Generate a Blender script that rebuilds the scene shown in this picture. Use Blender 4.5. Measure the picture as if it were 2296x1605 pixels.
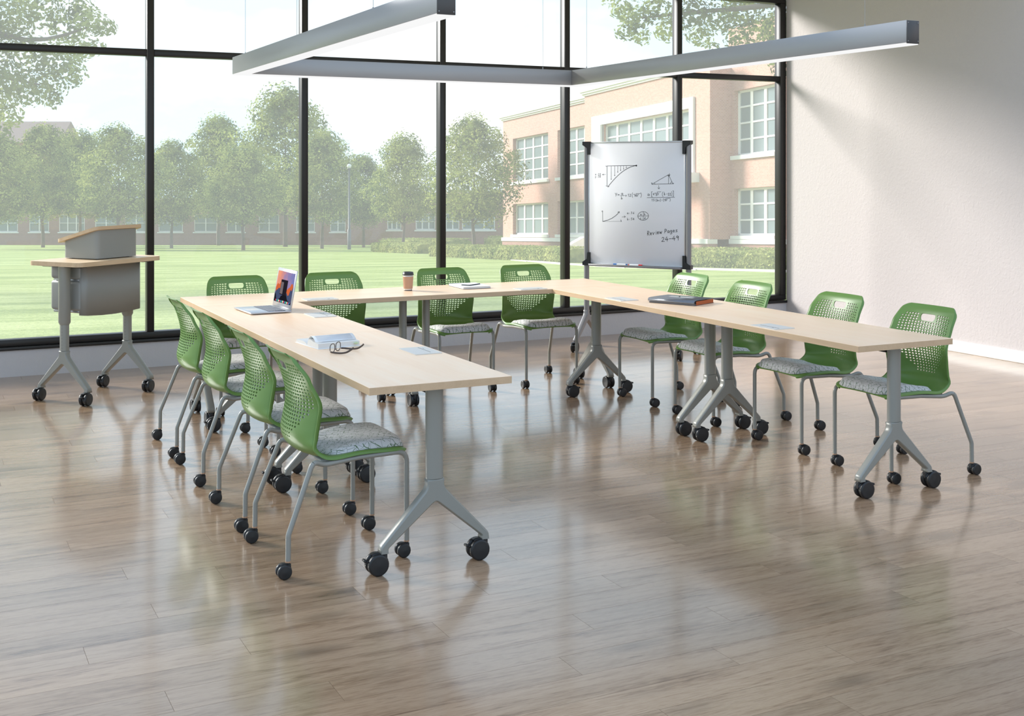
import bpy, bmesh, math, random
from mathutils import Vector, Matrix
random.seed(7)
PI = math.pi
S = bpy.context.scene
COL = S.collection
for o in list(bpy.data.objects):
    bpy.data.objects.remove(o)

# ------------------------------------------------------------------ camera
FPX, HY, YAW = 2701.23, 379.753, 0.4607          # focal length (px), horizon row, yaw
CAM = Vector((-1.5615, -4.3752, 1.5865))
SN, CS = math.sin(YAW), math.cos(YAW)
FWD = Vector((SN, CS, 0)); RGT = Vector((CS, -SN, 0))
cd = bpy.data.cameras.new('camera'); cam = bpy.data.objects.new('camera', cd); COL.objects.link(cam)
cam.location = CAM; cam.rotation_euler = (PI / 2, 0, -YAW)
cd.sensor_width = 36; cd.sensor_fit = 'HORIZONTAL'; cd.lens = 36 * FPX / 2296
cd.shift_y = -(802.5 - HY) / 2296; cd.clip_end = 2000
S.camera = cam

# ------------------------------------------------------------------ world, sun, exposure
wd = bpy.data.worlds.new('sky'); S.world = wd; wd.use_nodes = True
nt = wd.node_tree; nt.nodes.clear()
def nd(nt, t, **k):
    n = nt.nodes.new(t)
    for a, b in k.items():
        if a in n.inputs: n.inputs[a].default_value = b
        else: setattr(n, a, b)
    return n
_tc = nd(nt, 'ShaderNodeTexCoord'); _mp = nd(nt, 'ShaderNodeMapping'); _mp.inputs['Scale'].default_value = (1, 1, 2.2)
_no = nd(nt, 'ShaderNodeTexNoise', Scale=3.2, Detail=6.0, Roughness=.6)
_cr = nd(nt, 'ShaderNodeValToRGB'); _cr.color_ramp.elements[0].position = .46; _cr.color_ramp.elements[1].position = .66
_cr.color_ramp.elements[0].color = (.62, .82, .95, 1); _cr.color_ramp.elements[1].color = (1, 1, 1, 1)
_bg = nd(nt, 'ShaderNodeBackground', Strength=.9); _wo = nd(nt, 'ShaderNodeOutputWorld')
nt.links.new(_tc.outputs['Generated'], _mp.inputs['Vector']); nt.links.new(_mp.outputs['Vector'], _no.inputs['Vector'])
_sz = nd(nt, 'ShaderNodeSeparateXYZ'); _mr = nd(nt, 'ShaderNodeMapRange'); _mr.inputs[1].default_value = .06; _mr.inputs[2].default_value = .5
_mx = nd(nt, 'ShaderNodeMix', data_type='RGBA'); _mx.inputs[6].default_value = (1, 1, 1, 1)
nt.links.new(_tc.outputs['Generated'], _sz.inputs[0]); nt.links.new(_sz.outputs[2], _mr.inputs[0]); nt.links.new(_no.outputs['Fac'], _cr.inputs['Fac'])
_m2 = nd(nt, 'ShaderNodeMix', data_type='RGBA'); _m2.inputs[7].default_value = (.55, .73, 1, 1); nt.links.new(_mr.outputs[0], _m2.inputs[0]); nt.links.new(_cr.outputs['Color'], _m2.inputs[6])
nt.links.new(_m2.outputs[2], _bg.inputs['Color'])
nt.links.new(_bg.outputs[0], _wo.inputs[0])

SUN_E = math.radians(25); _sa = Vector((-.6, .8, 0))
SUN_FROM = (_sa * math.cos(SUN_E) + Vector((0, 0, math.sin(SUN_E)))).normalized()
sl = bpy.data.lights.new('sun', 'SUN'); sl.energy = 5.0; sl.angle = math.radians(18); sl.color = (1, .968, .93)
sun = bpy.data.objects.new('sun', sl); COL.objects.link(sun); sun.rotation_euler = (-SUN_FROM).to_track_quat('-Z', 'Y').to_euler()

vs = S.view_settings; vs.view_transform = 'Standard'; vs.look = 'None'; vs.gamma = 1; vs.use_curve_mapping = False
vs.exposure = 0.56

# ------------------------------------------------------------------ helpers
def lin(r, g, b):
    f = lambda c: (c / 255 / 12.92) if c / 255 <= .04045 else ((c / 255 + .055) / 1.055) ** 2.4
    return (f(r), f(g), f(b), 1)
def ray(px, py):
    return RGT * ((px - 1148) / FPX) + FWD + Vector((0, 0, (HY - py) / FPX))
def at(px, py, w): return CAM + ray(px, py) * w          # point at forward distance w
def onz(px, py, z): D = ray(px, py); return CAM + D * ((z - CAM.z) / D.z)
def proj(p):
    d = Vector(p) - CAM; w = d.dot(FWD)
    return (1148 + FPX * d.dot(RGT) / w, HY - FPX * d.z / w, w)

class MB:
    def __init__(s): s.v = []; s.f = []; s.m = []; s.s = []; s.M = Matrix.Identity(4)
    def add(s, vs, fs, mat=0, smooth=False):
        b = len(s.v)
        s.v += [tuple(s.M @ Vector(v)) for v in vs]
        for f in fs: s.f.append(tuple(i + b for i in f)); s.m.append(mat); s.s.append(smooth)
        return s
    def box(s, x0, x1, y0, y1, z0, z1, mat=0):
        vs = [(x0,y0,z0),(x1,y0,z0),(x1,y1,z0),(x0,y1,z0),(x0,y0,z1),(x1,y0,z1),(x1,y1,z1),(x0,y1,z1)]
        return s.add(vs, [(3,2,1,0),(4,5,6,7),(0,1,5,4),(1,2,6,5),(2,3,7,6),(3,0,4,7)], mat)
    def rbox(s, x0, x1, y0, y1, z0, z1, r, seg=2, mat=0, smooth=True):
        bm = bmesh.new(); bmesh.ops.create_cube(bm, size=1)
        for v in bm.verts: v.co = Vector(((x0+x1)/2 + v.co.x*(x1-x0), (y0+y1)/2 + v.co.y*(y1-y0), (z0+z1)/2 + v.co.z*(z1-z0)))
        bmesh.ops.bevel(bm, geom=bm.edges[:], offset=r, segments=seg, profile=.5, affect='EDGES')
        bm.verts.index_update()
        s.add([v.co[:] for v in bm.verts], [[v.index for v in f.verts] for f in bm.faces], mat, smooth); bm.free(); return s
    def rings(s, rings, mat=0, smooth=True, caps=True, closed=False):
        n = len(rings[0]); vs = [p for r in rings for p in r]; fs = []
        m = len(rings)
        for i in range(m if closed else m - 1):
            j = (i + 1) % m
            for k in range(n):
                l = (k + 1) % n; fs.append((i*n+k, i*n+l, j*n+l, j*n+k))
        s.add(vs, fs, mat, smooth)
        if caps and not closed:
            s.add(rings[0], [tuple(range(n))[::-1]], mat); s.add(rings[-1], [tuple(range(n))], mat)
        return s
    def sweep(s, path, rx, ry=None, n=10, up=(0, 1, 0), mat=0, power=2.0, caps=True):
        path = [Vector(p) for p in path]; m = len(path); R = []
        g = lambda a, i: a[i] if isinstance(a, (list, tuple)) else a
        for i, p in enumerate(path):
            t = (path[min(i+1, m-1)] - path[max(i-1, 0)]).normalized()
            U = Vector(up); b = U - t * U.dot(t)
            if b.length < 1e-4: U = Vector((1, 0, 0)); b = U - t * U.dot(t)
            b.normalize(); c = t.cross(b)
            a0 = g(rx, i); a1 = g(ry, i) if ry is not None else a0
            rg = []
            for k in range(n):
                q = 2*PI*k/n; x, y = math.cos(q), math.sin(q)
                x = math.copysign(abs(x)**(2/power), x); y = math.copysign(abs(y)**(2/power), y)
                rg.append(tuple(p + c*(x*a0) + b*(y*a1)))
            R.append(rg)
        return s.rings(R, mat, True, caps)
    def cyl(s, p0, p1, r0, r1=None, n=16, mat=0):
        return s.sweep([p0, p1], [r0, r0 if r1 is None else r1], n=n, mat=mat, up=(0.13, .97, .2))
    def lathe(s, prof, n=20, mat=0, o=(0, 0, 0), smooth=True):
        R = [[(o[0]+r*math.cos(2*PI*k/n), o[1]+r*math.sin(2*PI*k/n), o[2]+z) for k in range(n)] for r, z in prof]
        return s.rings(R, mat, smooth)
    def disc(s, c, axis, prof, n=18, mat=0):               # lathe about an axis (profile: radius, offset)
        a = Vector(axis).normalized(); b = a.orthogonal().normalized(); d = a.cross(b); c = Vector(c)
        R = [[tuple(c + a*t + (b*math.cos(2*PI*k/n) + d*math.sin(2*PI*k/n))*r) for k in range(n)] for r, t in prof]
        return s.rings(R, mat, True)
    def prism(s, poly, z0, z1, mat=0, smooth=False, smat=None):
        n = len(poly); lo = [(x, y, z0) for x, y in poly]; hi = [(x, y, z1) for x, y in poly]
        s.add(lo + hi, [tuple(range(n))[::-1], tuple(range(n, 2*n))], mat)
        s.add(lo + hi, [(i, (i+1) % n, n+(i+1) % n, n+i) for i in range(n)], mat if smat is None else smat, smooth); return s
    def mesh(s, name, mats):
        me = bpy.data.meshes.new(name); me.from_pydata(s.v, [], s.f)
        for m in (mats if isinstance(mats, (list, tuple)) else [mats]): me.materials.append(m)
        me.polygons.foreach_set('material_index', s.m); me.polygons.foreach_set('use_smooth', s.s); me.update(); return me
    def build(s, name, mats, parent=None, **k): return link(name, s.mesh(name, mats), parent, **k)

def link(name, data, parent=None, loc=None, rz=None, label=None, cat=None, group=None, kind=None):
    o = bpy.data.objects.new(name, data); COL.objects.link(o)
    if parent: o.parent = parent
    if loc is not None: o.location = loc
    if rz is not None: o.rotation_euler = (0, 0, rz)
    for k, v in (('label', label), ('category', cat), ('group', group), ('kind', kind)):
        if v: o[k] = v
    return o
def empty(name, loc, rz=0, label=None, cat=None, group=None, kind=None):
    o = link(name, None, None, loc, rz, label, cat, group, kind); o.empty_display_size = .1; return o
def copy_tree(o, parent=None):
    c = o.copy(); COL.objects.link(c); c.parent = parent
    for ch in list(o.children): copy_tree(ch, c)
    return c
def rpoly(x0, x1, y0, y1, r, seg=5):
    out = []
    for cx, cy, a in ((x1-r, y1-r, 0), (x0+r, y1-r, PI/2), (x0+r, y0+r, PI), (x1-r, y0+r, 1.5*PI)):
        for i in range(seg+1):
            q = a + PI/2*i/seg; out.append((cx + r*math.cos(q), cy + r*math.sin(q)))
    return out
def fillet(pts, r, seg=5):
    pts = [Vector(p) for p in pts]; out = [pts[0]]
    for i in range(1, len(pts)-1):
        a, b, c = pts[i-1], pts[i], pts[i+1]; u = (a-b).normalized(); v = (c-b).normalized()
        rr = r[i] if isinstance(r, (list, tuple)) else r
        ang = u.angle(v); d = min(rr/math.tan(ang/2), .49*(a-b).length, .49*(c-b).length)
        p0, p1 = b+u*d, b+v*d
        for k in range(seg+1):
            t = k/seg; out.append(p0*(1-t)**2 + b*2*t*(1-t) + p1*t*t)
    out.append(pts[-1]); return out
def catmull(P, per=4):
    P = [Vector(p) for p in P]; out = []
    for i in range(len(P)-1):
        p0, p1, p2, p3 = P[max(i-1, 0)], P[i], P[i+1], P[min(i+2, len(P)-1)]
        for k in range(per):
            t = k/per
            out.append(.5*((2*p1) + (p2-p0)*t + (2*p0-5*p1+4*p2-p3)*t*t + (3*p1-p0-3*p2+p3)*t**3))
    out.append(P[-1]); return out

# ------------------------------------------------------------------ materials
def new_mat(name):
    m = bpy.data.materials.new(name); m.use_nodes = True
    b = m.node_tree.nodes['Principled BSDF']; return m, m.node_tree, b
def plain(name, c, rough=.5, metal=0, spec=.5, coat=0, bump=0, bscale=300):
    m, t, b = new_mat(name); b.inputs['Base Color'].default_value = c; b.inputs['Roughness'].default_value = rough
    b.inputs['Metallic'].default_value = metal; b.inputs['Specular IOR Level'].default_value = spec; b.inputs['Coat Weight'].default_value = coat
    if bump:
        tc = nd(t, 'ShaderNodeTexCoord'); no = nd(t, 'ShaderNodeTexNoise', Scale=float(bscale), Detail=3.0)
        bp = nd(t, 'ShaderNodeBump', Strength=bump, Distance=.002)
        t.links.new(tc.outputs['Object'], no.inputs['Vector']); t.links.new(no.outputs['Fac'], bp.inputs['Height']); t.links.new(bp.outputs[0], b.inputs['Normal'])
    return m
def ramp(t, stops):
    r = nd(t, 'ShaderNodeValToRGB'); e = r.color_ramp.elements
    while len(e) < len(stops): e.new(.5)
    for x, (p, c) in zip(e, stops): x.position = p; x.color = c
    return r
def wood(name, stops, scale, stretch, rough, knots=False, bump=.15, rand=True, coat=0.0, axis=0):
    """wood grain running along the object's own x (axis 0) or y (axis 1)"""
    m, t, b = new_mat(name); L = t.links.new
    tc = nd(t, 'ShaderNodeTexCoord'); src = tc.outputs['Object']
    if rand:
        oi = nd(t, 'ShaderNodeObjectInfo'); ml = nd(t, 'ShaderNodeMath', operation='MULTIPLY'); ml.inputs[1].default_value = 87.0
        ad = nd(t, 'ShaderNodeVectorMath', operation='ADD'); L(oi.outputs['Random'], ml.inputs[0]); L(src, ad.inputs[0]); L(ml.outputs[0], ad.inputs[1]); src = ad.outputs[0]
    mp = nd(t, 'ShaderNodeMapping'); mp.inputs['Scale'].default_value = (1/stretch, 1, 1) if axis == 0 else (1, 1/stretch, 1)
    L(src, mp.inputs['Vector'])
    n1 = nd(t, 'ShaderNodeTexNoise', Scale=scale, Detail=7.0, Roughness=.62, Distortion=.6); L(mp.outputs[0], n1.inputs['Vector'])
    n2 = nd(t, 'ShaderNodeTexNoise', Scale=scale*9, Detail=3.0, Roughness=.6); L(mp.outputs[0], n2.inputs['Vector'])
    mx = nd(t, 'ShaderNodeMix', data_type='FLOAT'); mx.inputs[0].default_value = .35; L(n1.outputs['Fac'], mx.inputs[2]); L(n2.outputs['Fac'], mx.inputs[3])
    rp = ramp(t, stops); L(mx.outputs[0], rp.inputs['Fac']); col = rp.outputs['Color']
    if knots:
        mp2 = nd(t, 'ShaderNodeMapping'); mp2.inputs['Scale'].default_value = (2.1, 5.6, 1); L(src, mp2.inputs['Vector'])
        nk = nd(t, 'ShaderNodeTexNoise', Scale=5.0, Detail=2.0); L(mp2.outputs[0], nk.inputs['Vector'])
        mk = nd(t, 'ShaderNodeMix', data_type='VECTOR', factor_mode='UNIFORM'); mk.inputs[0].default_value = .12; L(mp2.outputs[0], mk.inputs[4]); L(nk.outputs['Color'], mk.inputs[5])
        vo = nd(t, 'ShaderNodeTexVoronoi', Scale=1.0); L(mk.outputs[1], vo.inputs['Vector'])
        kr = ramp(t, [(0.0, (1, 1, 1, 1)), (.13, (.5, .5, .5, 1)), (.3, (0, 0, 0, 1))]); L(vo.outputs['Distance'], kr.inputs['Fac'])
        kk = nd(t, 'ShaderNodeMath', operation='MULTIPLY'); kk.inputs[1].default_value = .75; L(kr.outputs['Color'], kk.inputs[0])
        mc = nd(t, 'ShaderNodeMix', data_type='RGBA'); mc.inputs[7].default_value = lin(92, 74, 60); L(kk.outputs[0], mc.inputs[0]); L(col, mc.inputs[6]); col = mc.outputs[2]
        # plank to plank tone
        hs = nd(t, 'ShaderNodeHueSaturation'); mr = nd(t, 'ShaderNodeMapRange'); mr.inputs[3].default_value = .84; mr.inputs[4].default_value = 1.1
        L(oi.outputs['Random'], mr.inputs[0]); L(mr.outputs[0], hs.inputs['Value']); L(col, hs.inputs['Color']); col = hs.outputs[0]
    L(col, b.inputs['Base Color']); b.inputs['Roughness'].default_value = rough; b.inputs['Coat Weight'].default_value = coat; b.inputs['Coat Roughness'].default_value = .12
    bp = nd(t, 'ShaderNodeBump', Strength=bump, Distance=.002); L(mx.outputs[0], bp.inputs['Height']); L(bp.outputs[0], b.inputs['Normal'])
    return m

M = {}
M['plank'] = wood('oak plank', [(.34, lin(118, 92, 70)), (.44, lin(152, 124, 98)), (.56, lin(170, 143, 116)), (.66, lin(138, 110, 86))], 22.0, 11, .26, knots=True, bump=.08, coat=.7)
M['seam'] = plain('plank seam', lin(104, 84, 68), .9, spec=0)
M['subfloor'] = plain('subfloor', lin(120, 100, 84), .5)
M['maple'] = wood('maple laminate', [(.2, lin(242, 200, 160)), (.5, lin(251, 216, 181)), (.8, lin(253, 227, 198))], 6.0, 16, .38, bump=.02, axis=1)
M['edge'] = wood('maple edge band', [(.2, lin(196, 164, 128)), (.5, lin(210, 178, 142)), (.8, lin(218, 188, 152))], 30.0, 30, .45, bump=.03, axis=1)
M['podwood'] = wood('lectern maple', [(.2, lin(226, 196, 160)), (.5, lin(240, 213, 180)), (.8, lin(246, 222, 192))], 8.0, 16, .4, bump=.02)
M['podedge'] = wood('lectern edge', [(.2, lin(190, 160, 124)), (.5, lin(212, 182, 146)), (.8, lin(226, 198, 164))], 22.0, 26, .45, bump=.03)
M['grey'] = plain('grey painted metal', lin(148, 147, 139), .34, .1)
M['greyp'] = plain('grey panel', lin(146, 146, 141), .42, .05)
M['silver'] = plain('silver plate', lin(214, 210, 203), .5, .1)
M['slot'] = plain('dark slot', lin(95, 92, 88), .5)
M['green'] = plain('green plastic', lin(104, 140, 68), .34, spec=.5)
M['black'] = plain('black caster', lin(30, 30, 31), .38)
M['blacker'] = plain('black plastic', lin(26, 26, 27), .45)
M['copper'] = plain('ferrule', lin(190, 150, 120), .4, .3)
M['frame'] = plain('dark window frame', lin(44, 42, 41), .42, .2)
M['alu'] = plain('aluminium', lin(196, 197, 200), .3, .7)
M['steel'] = plain('steel wire', lin(150, 150, 150), .4, .8)
M['fixture'] = plain('pendant housing', lin(168, 167, 167), .4, .2)
M['fixcap'] = plain('pendant end cap', lin(78, 75, 74), .45, .2)
M['postgrey'] = plain('stand post grey', lin(142, 139, 140), .35, .35)
M['board'] = plain('whiteboard enamel', lin(242, 241, 245), .16, spec=.5)
M['ink'] = plain('marker ink', lin(42, 42, 44), .6)
M['white'] = plain('white paper', lin(240, 240, 240), .6)
M['paper'] = plain('page stack', lin(224, 221, 216), .7)
M['blue'] = plain('blue marker', lin(52, 116, 190), .4)
M['red'] = plain('red marker', lin(214, 52, 56), .4)
M['sleeve'] = plain('kraft sleeve', lin(196, 152, 124), .7)
M['cup'] = plain('cup paper', lin(238, 228, 220), .55)
M['darkgrey'] = plain('charcoal plastic', lin(62, 62, 64), .35)
M['binder'] = plain('binder cover', lin(120, 122, 128), .28, .5)
M['orange'] = plain('binder pockets', lin(176, 84, 36), .5)
M['tab'] = plain('green sticky tab', lin(190, 214, 130), .6)
M['keys'] = plain('keyboard keys', lin(128, 132, 140), .5)
M['print'] = plain('printed text', lin(198, 198, 200), .7)
M['frameglass'] = plain('brown acetate', lin(78, 66, 60), .25)

def wallmat(name, c, strength):
    m, t, b = new_mat(name); L = t.links.new; b.inputs['Base Color'].default_value = c; b.inputs['Roughness'].default_value = .85
    tc = nd(t, 'ShaderNodeTexCoord'); mp = nd(t, 'ShaderNodeMapping'); mp.inputs['Scale'].default_value = (1, 1, .75); mp.inputs['Rotation'].default_value = (.5, .4, 0)
    no = nd(t, 'ShaderNodeTexNoise', Scale=42.0, Detail=4.0, Distortion=.8); bp = nd(t, 'ShaderNodeBump', Strength=strength, Distance=.006)
    L(tc.outputs['Object'], mp.inputs['Vector']); L(mp.outputs[0], no.inputs['Vector']); L(no.outputs['Fac'], bp.inputs['Height']); L(bp.outputs[0], b.inputs['Normal'])
    return m
M['wall'] = wallmat('stucco wall', lin(198, 190, 188), .5)
M['wall2'] = wallmat('stucco low wall', lin(206, 202, 204), .5)
M['base'] = plain('white baseboard', lin(232, 229, 226), .5)
M['ceil'] = plain('ceiling paint', lin(240, 238, 235), .9)

def glassmat():
    m = bpy.data.materials.new('window glass'); m.use_nodes = True; t = m.node_tree; t.nodes.clear(); L = t.links.new
    tr = nd(t, 'ShaderNodeBsdfTransparent'); tr.inputs[0].default_value = (.97, .985, .975, 1)
    df = nd(t, 'ShaderNodeBsdfTranslucent'); df.inputs[0].default_value = (.95, .97, .97, 1)
    gl = nd(t, 'ShaderNodeBsdfGlossy', Roughness=.0); lw = nd(t, 'ShaderNodeFresnel', IOR=1.45)
    m1 = nd(t, 'ShaderNodeMixShader'); m1.inputs[0].default_value = .12; m2 = nd(t, 'ShaderNodeMixShader'); o = nd(t, 'ShaderNodeOutputMaterial')
    L(tr.outputs[0], m1.inputs[1]); L(df.outputs[0], m1.inputs[2]); L(lw.outputs[0], m2.inputs[0]); L(m1.outputs[0], m2.inputs[1]); L(gl.outputs[0], m2.inputs[2]); L(m2.outputs[0], o.inputs[0])
    return m
M['glass'] = glassmat()
def emit(name, c, s):
    m = bpy.data.materials.new(name); m.use_nodes = True; t = m.node_tree; t.nodes.clear()
    e = nd(t, 'ShaderNodeEmission', Strength=s); e.inputs[0].default_value = c; o = nd(t, 'ShaderNodeOutputMaterial'); t.links.new(e.outputs[0], o.inputs[0]); return m
M['diffuser'] = emit('lit diffuser', (1, 1, 1, 1), .64)

def fabric():
    m, t, b = new_mat('patterned grey fabric'); L = t.links.new
    tc = nd(t, 'ShaderNodeTexCoord'); mp = nd(t, 'ShaderNodeMapping'); mp.inputs['Rotation'].default_value = (0, 0, .5); L(tc.outputs['Object'], mp.inputs['Vector'])
    bk_ = nd(t, 'ShaderNodeTexBrick', Scale=1.0, offset=.5); bk_.inputs['Brick Width'].default_value = .046; bk_.inputs['Row Height'].default_value = .021; bk_.inputs['Mortar Size'].default_value = .0011; bk_.inputs['Mortar Smooth'].default_value = 0
    wz = nd(t, 'ShaderNodeTexNoise', Scale=22.0, Detail=1.0); L(mp.outputs[0], wz.inputs['Vector'])
    wm = nd(t, 'ShaderNodeMix', data_type='VECTOR', factor_mode='UNIFORM'); wm.inputs[0].default_value = .03; L(mp.outputs[0], wm.inputs[4]); L(wz.outputs['Color'], wm.inputs[5]); L(wm.outputs[1], bk_.inputs['Vector'])
    v = nd(t, 'ShaderNodeTexVoronoi', Scale=30.0, Randomness=.5, feature='DISTANCE_TO_EDGE'); L(mp.outputs[0], v.inputs['Vector'])
    c_ = nd(t, 'ShaderNodeMath', operation='LESS_THAN'); c_.inputs[1].default_value = .026; L(v.outputs['Distance'], c_.inputs[0])
    g = nd(t, 'ShaderNodeTexNoise', Scale=45.0, Detail=1.0); L(tc.outputs['Object'], g.inputs['Vector'])
    gt = nd(t, 'ShaderNodeMath', operation='GREATER_THAN'); gt.inputs[1].default_value = .45; L(g.outputs['Fac'], gt.inputs[0])
    am = nd(t, 'ShaderNodeMath', operation='MULTIPLY'); L(bk_.outputs['Fac'], am.inputs[0]); L(gt.outputs[0], am.inputs[1])
    m1 = nd(t, 'ShaderNodeMix', data_type='RGBA'); m1.inputs[6].default_value = lin(206, 206, 205); m1.inputs[7].default_value = lin(158, 162, 158); L(c_.outputs[0], m1.inputs[0])
    m2 = nd(t, 'ShaderNodeMix', data_type='RGBA'); m2.inputs[7].default_value = lin(84, 112, 78); L(am.outputs[0], m2.inputs[0]); L(m1.outputs[2], m2.inputs[6])
    L(m2.outputs[2], b.inputs['Base Color']); b.inputs['Roughness'].default_value = .8; b.inputs['Sheen Weight'].default_value = .15
    return m
M['fabric'] = fabric()

# outdoor materials
def leafmat(name, c1, c2, tr=.45):
    m = bpy.data.materials.new(name); m.use_nodes = True; t = m.node_tree; t.nodes.clear(); L = t.links.new
    tc = nd(t, 'ShaderNodeTexCoord'); n = nd(t, 'ShaderNodeTexNoise', Scale=.9, Detail=4.0, Roughness=.7); L(tc.outputs['Object'], n.inputs['Vector'])
    r = ramp(t, [(.4, c1), (.6, c2)]); L(n.outputs['Fac'], r.inputs['Fac'])
    d = nd(t, 'ShaderNodeBsdfDiffuse'); s = nd(t, 'ShaderNodeBsdfTranslucent'); mx = nd(t, 'ShaderNodeMixShader'); mx.inputs[0].default_value = tr; o = nd(t, 'ShaderNodeOutputMaterial')
    L(r.outputs[0], d.inputs[0]); L(r.outputs[0], s.inputs[0]); L(d.outputs[0], mx.inputs[1]); L(s.outputs[0], mx.inputs[2]); L(mx.outputs[0], o.inputs[0]); return m
M['leaf'] = leafmat('tree leaves', lin(74, 96, 40), lin(184, 188, 104), .3)
M['leaf2'] = leafmat('near tree leaves', lin(84, 102, 50), lin(158, 166, 92), .35)
M['hedge'] = leafmat('hedge leaves', lin(116, 130, 70), lin(172, 174, 106), .2)
M['bark'] = plain('bark', lin(104, 92, 80), .9)
def grassmat():
    m, t, b = new_mat('lawn'); L = t.links.new; tc = nd(t, 'ShaderNodeTexCoord')
    mp = nd(t, 'ShaderNodeMapping'); mp.inputs['Scale'].default_value = (.35, 1.7, 1); mp.inputs['Rotation'].default_value = (0, 0, YAW); L(tc.outputs['Object'], mp.inputs['Vector'])
    n1 = nd(t, 'ShaderNodeTexNoise', Scale=.55, Detail=5.0, Roughness=.65); L(mp.outputs[0], n1.inputs['Vector'])
    n2 = nd(t, 'ShaderNodeTexNoise', Scale=14.0, Detail=4.0, Roughness=.7); L(tc.outputs['Object'], n2.inputs['Vector'])
    mx = nd(t, 'ShaderNodeMix', data_type='FLOAT'); mx.inputs[0].default_value = .4; L(n1.outputs['Fac'], mx.inputs[2]); L(n2.outputs['Fac'], mx.inputs[3])
    r = ramp(t, [(.36, lin(112, 130, 64)), (.47, lin(142, 156, 84)), (.6, lin(172, 180, 114))]); L(mx.outputs[0], r.inputs['Fac']); L(r.outputs[0], b.inputs['Base Color'])
    b.inputs['Roughness'].default_value = .9; b.inputs['Specular IOR Level'].default_value = .1
    bp = nd(t, 'ShaderNodeBump', Strength=.6, Distance=.06); L(n2.outputs['Fac'], bp.inputs['Height']); L(bp.outputs[0], b.inputs['Normal']); return m
M['lawn'] = grassmat()
def brickmat(name, c1, c2, mo):
    m, t, b = new_mat(name); L = t.links.new; tc = nd(t, 'ShaderNodeTexCoord'); sp = nd(t, 'ShaderNodeSeparateXYZ'); ad = nd(t, 'ShaderNodeMath', operation='ADD'); cb = nd(t, 'ShaderNodeCombineXYZ')
    L(tc.outputs['Object'], sp.inputs[0]); L(sp.outputs[0], ad.inputs[0]); L(sp.outputs[1], ad.inputs[1]); L(ad.outputs[0], cb.inputs[0]); L(sp.outputs[2], cb.inputs[1])
    k = nd(t, 'ShaderNodeTexBrick', Scale=4.2); k.inputs['Color1'].default_value = c1; k.inputs['Color2'].default_value = c2; k.inputs['Mortar'].default_value = mo; k.inputs['Mortar Size'].default_value = .03
    L(cb.outputs[0], k.inputs['Vector']); L(k.outputs['Color'], b.inputs['Base Color']); b.inputs['Roughness'].default_value = .9; return m
M['brick'] = brickmat('salmon brick', lin(195, 146, 127), lin(181, 130, 112), lin(200, 168, 152))
M['brickd'] = brickmat('red brown brick', lin(158, 116, 100), lin(140, 100, 88), lin(168, 140, 126))
M['stone'] = plain('white stone trim', lin(232, 228, 220), .8)
M['pane'] = plain('dark building pane', lin(122, 134, 134), .12)
M['roof'] = plain('brown roof tiles', lin(150, 128, 116), .9, bump=.6, bscale=6)
M['path'] = plain('concrete path', lin(232, 226, 214), .9)
M['pole'] = plain('lamp pole', lin(92, 94, 96), .5, .3)
M['curtain'] = plain('pale curtain', lin(170, 172, 166), .9)

# ------------------------------------------------------------------ room shell
YW, XW = 5.578, 6.563
TABLE_H = .75
floor = MB().box(-6, XW, -6, YW+.02, -.06, -.012).build('floor', M['subfloor'], kind='structure', label='brown oak plank floor with glossy finish')
planks = []
PW, PL = .155, 1.42
y = YW; row = 0
while y > -2.6:
    x = -3.6 + (row*.53 % PL) + random.uniform(-.2, .2); x -= PL
    y0 = max(y - PW, -9)
    while x < XW:
        x0, x1 = x, min(x + PL, XW)
        if x1 - x0 > .05:
            c = ((x0+x1)/2, (y0+y)/2)
            ok = False
            for fx in (0, .25, .5, .75, 1):
                q = proj((x0 + (x1-x0)*fx, c[1], 0))
                if q[2] > 1 and -330 < q[0] < 2600 and q[1] < 1850: ok = True
            if ok: planks.append((proj((c[0], c[1], 0))[2], x0, x1, y0, y))
        x += PL
    y -= PW; row += 1
planks.sort()
def plank_mb(mb, lx, ly, ox=0, oy=0):
    g, ch = .0002, .0003
    a, b = lx/2 - g, ly/2 - g
    r0 = [(ox-a, oy-b, -.012), (ox+a, oy-b, -.012), (ox+a, oy+b, -.012), (ox-a, oy+b, -.012)]
    r1 = [(p[0], p[1], -.0003) for p in r0]; a -= ch; b -= ch
    r2 = [(ox-a, oy-b, 0), (ox+a, oy-b, 0), (ox+a, oy+b, 0), (ox-a, oy+b, 0)]
    mb.rings([r0, r1, r2], 1, False, False); return mb.add(r2, [(0, 1, 2, 3)], 0)
rest = MB()
pmesh = {}
for i, (w, x0, x1, y0, y1) in enumerate(planks):
    if i < 300:
        key = round(x1-x0, 3)
        if key not in pmesh: pmesh[key] = plank_mb(MB(), x1-x0, y1-y0).mesh('plank', [M['plank'], M['seam']])
        link('plank', pmesh[key], floor, loc=((x0+x1)/2, (y0+y1)/2, 0))
    else: plank_mb(rest, x1-x0, y1-y0, (x0+x1)/2, (y0+y1)/2)
if rest.v: rest.build('far_planks', [M['plank'], M['seam']], floor, kind='stuff')

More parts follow.
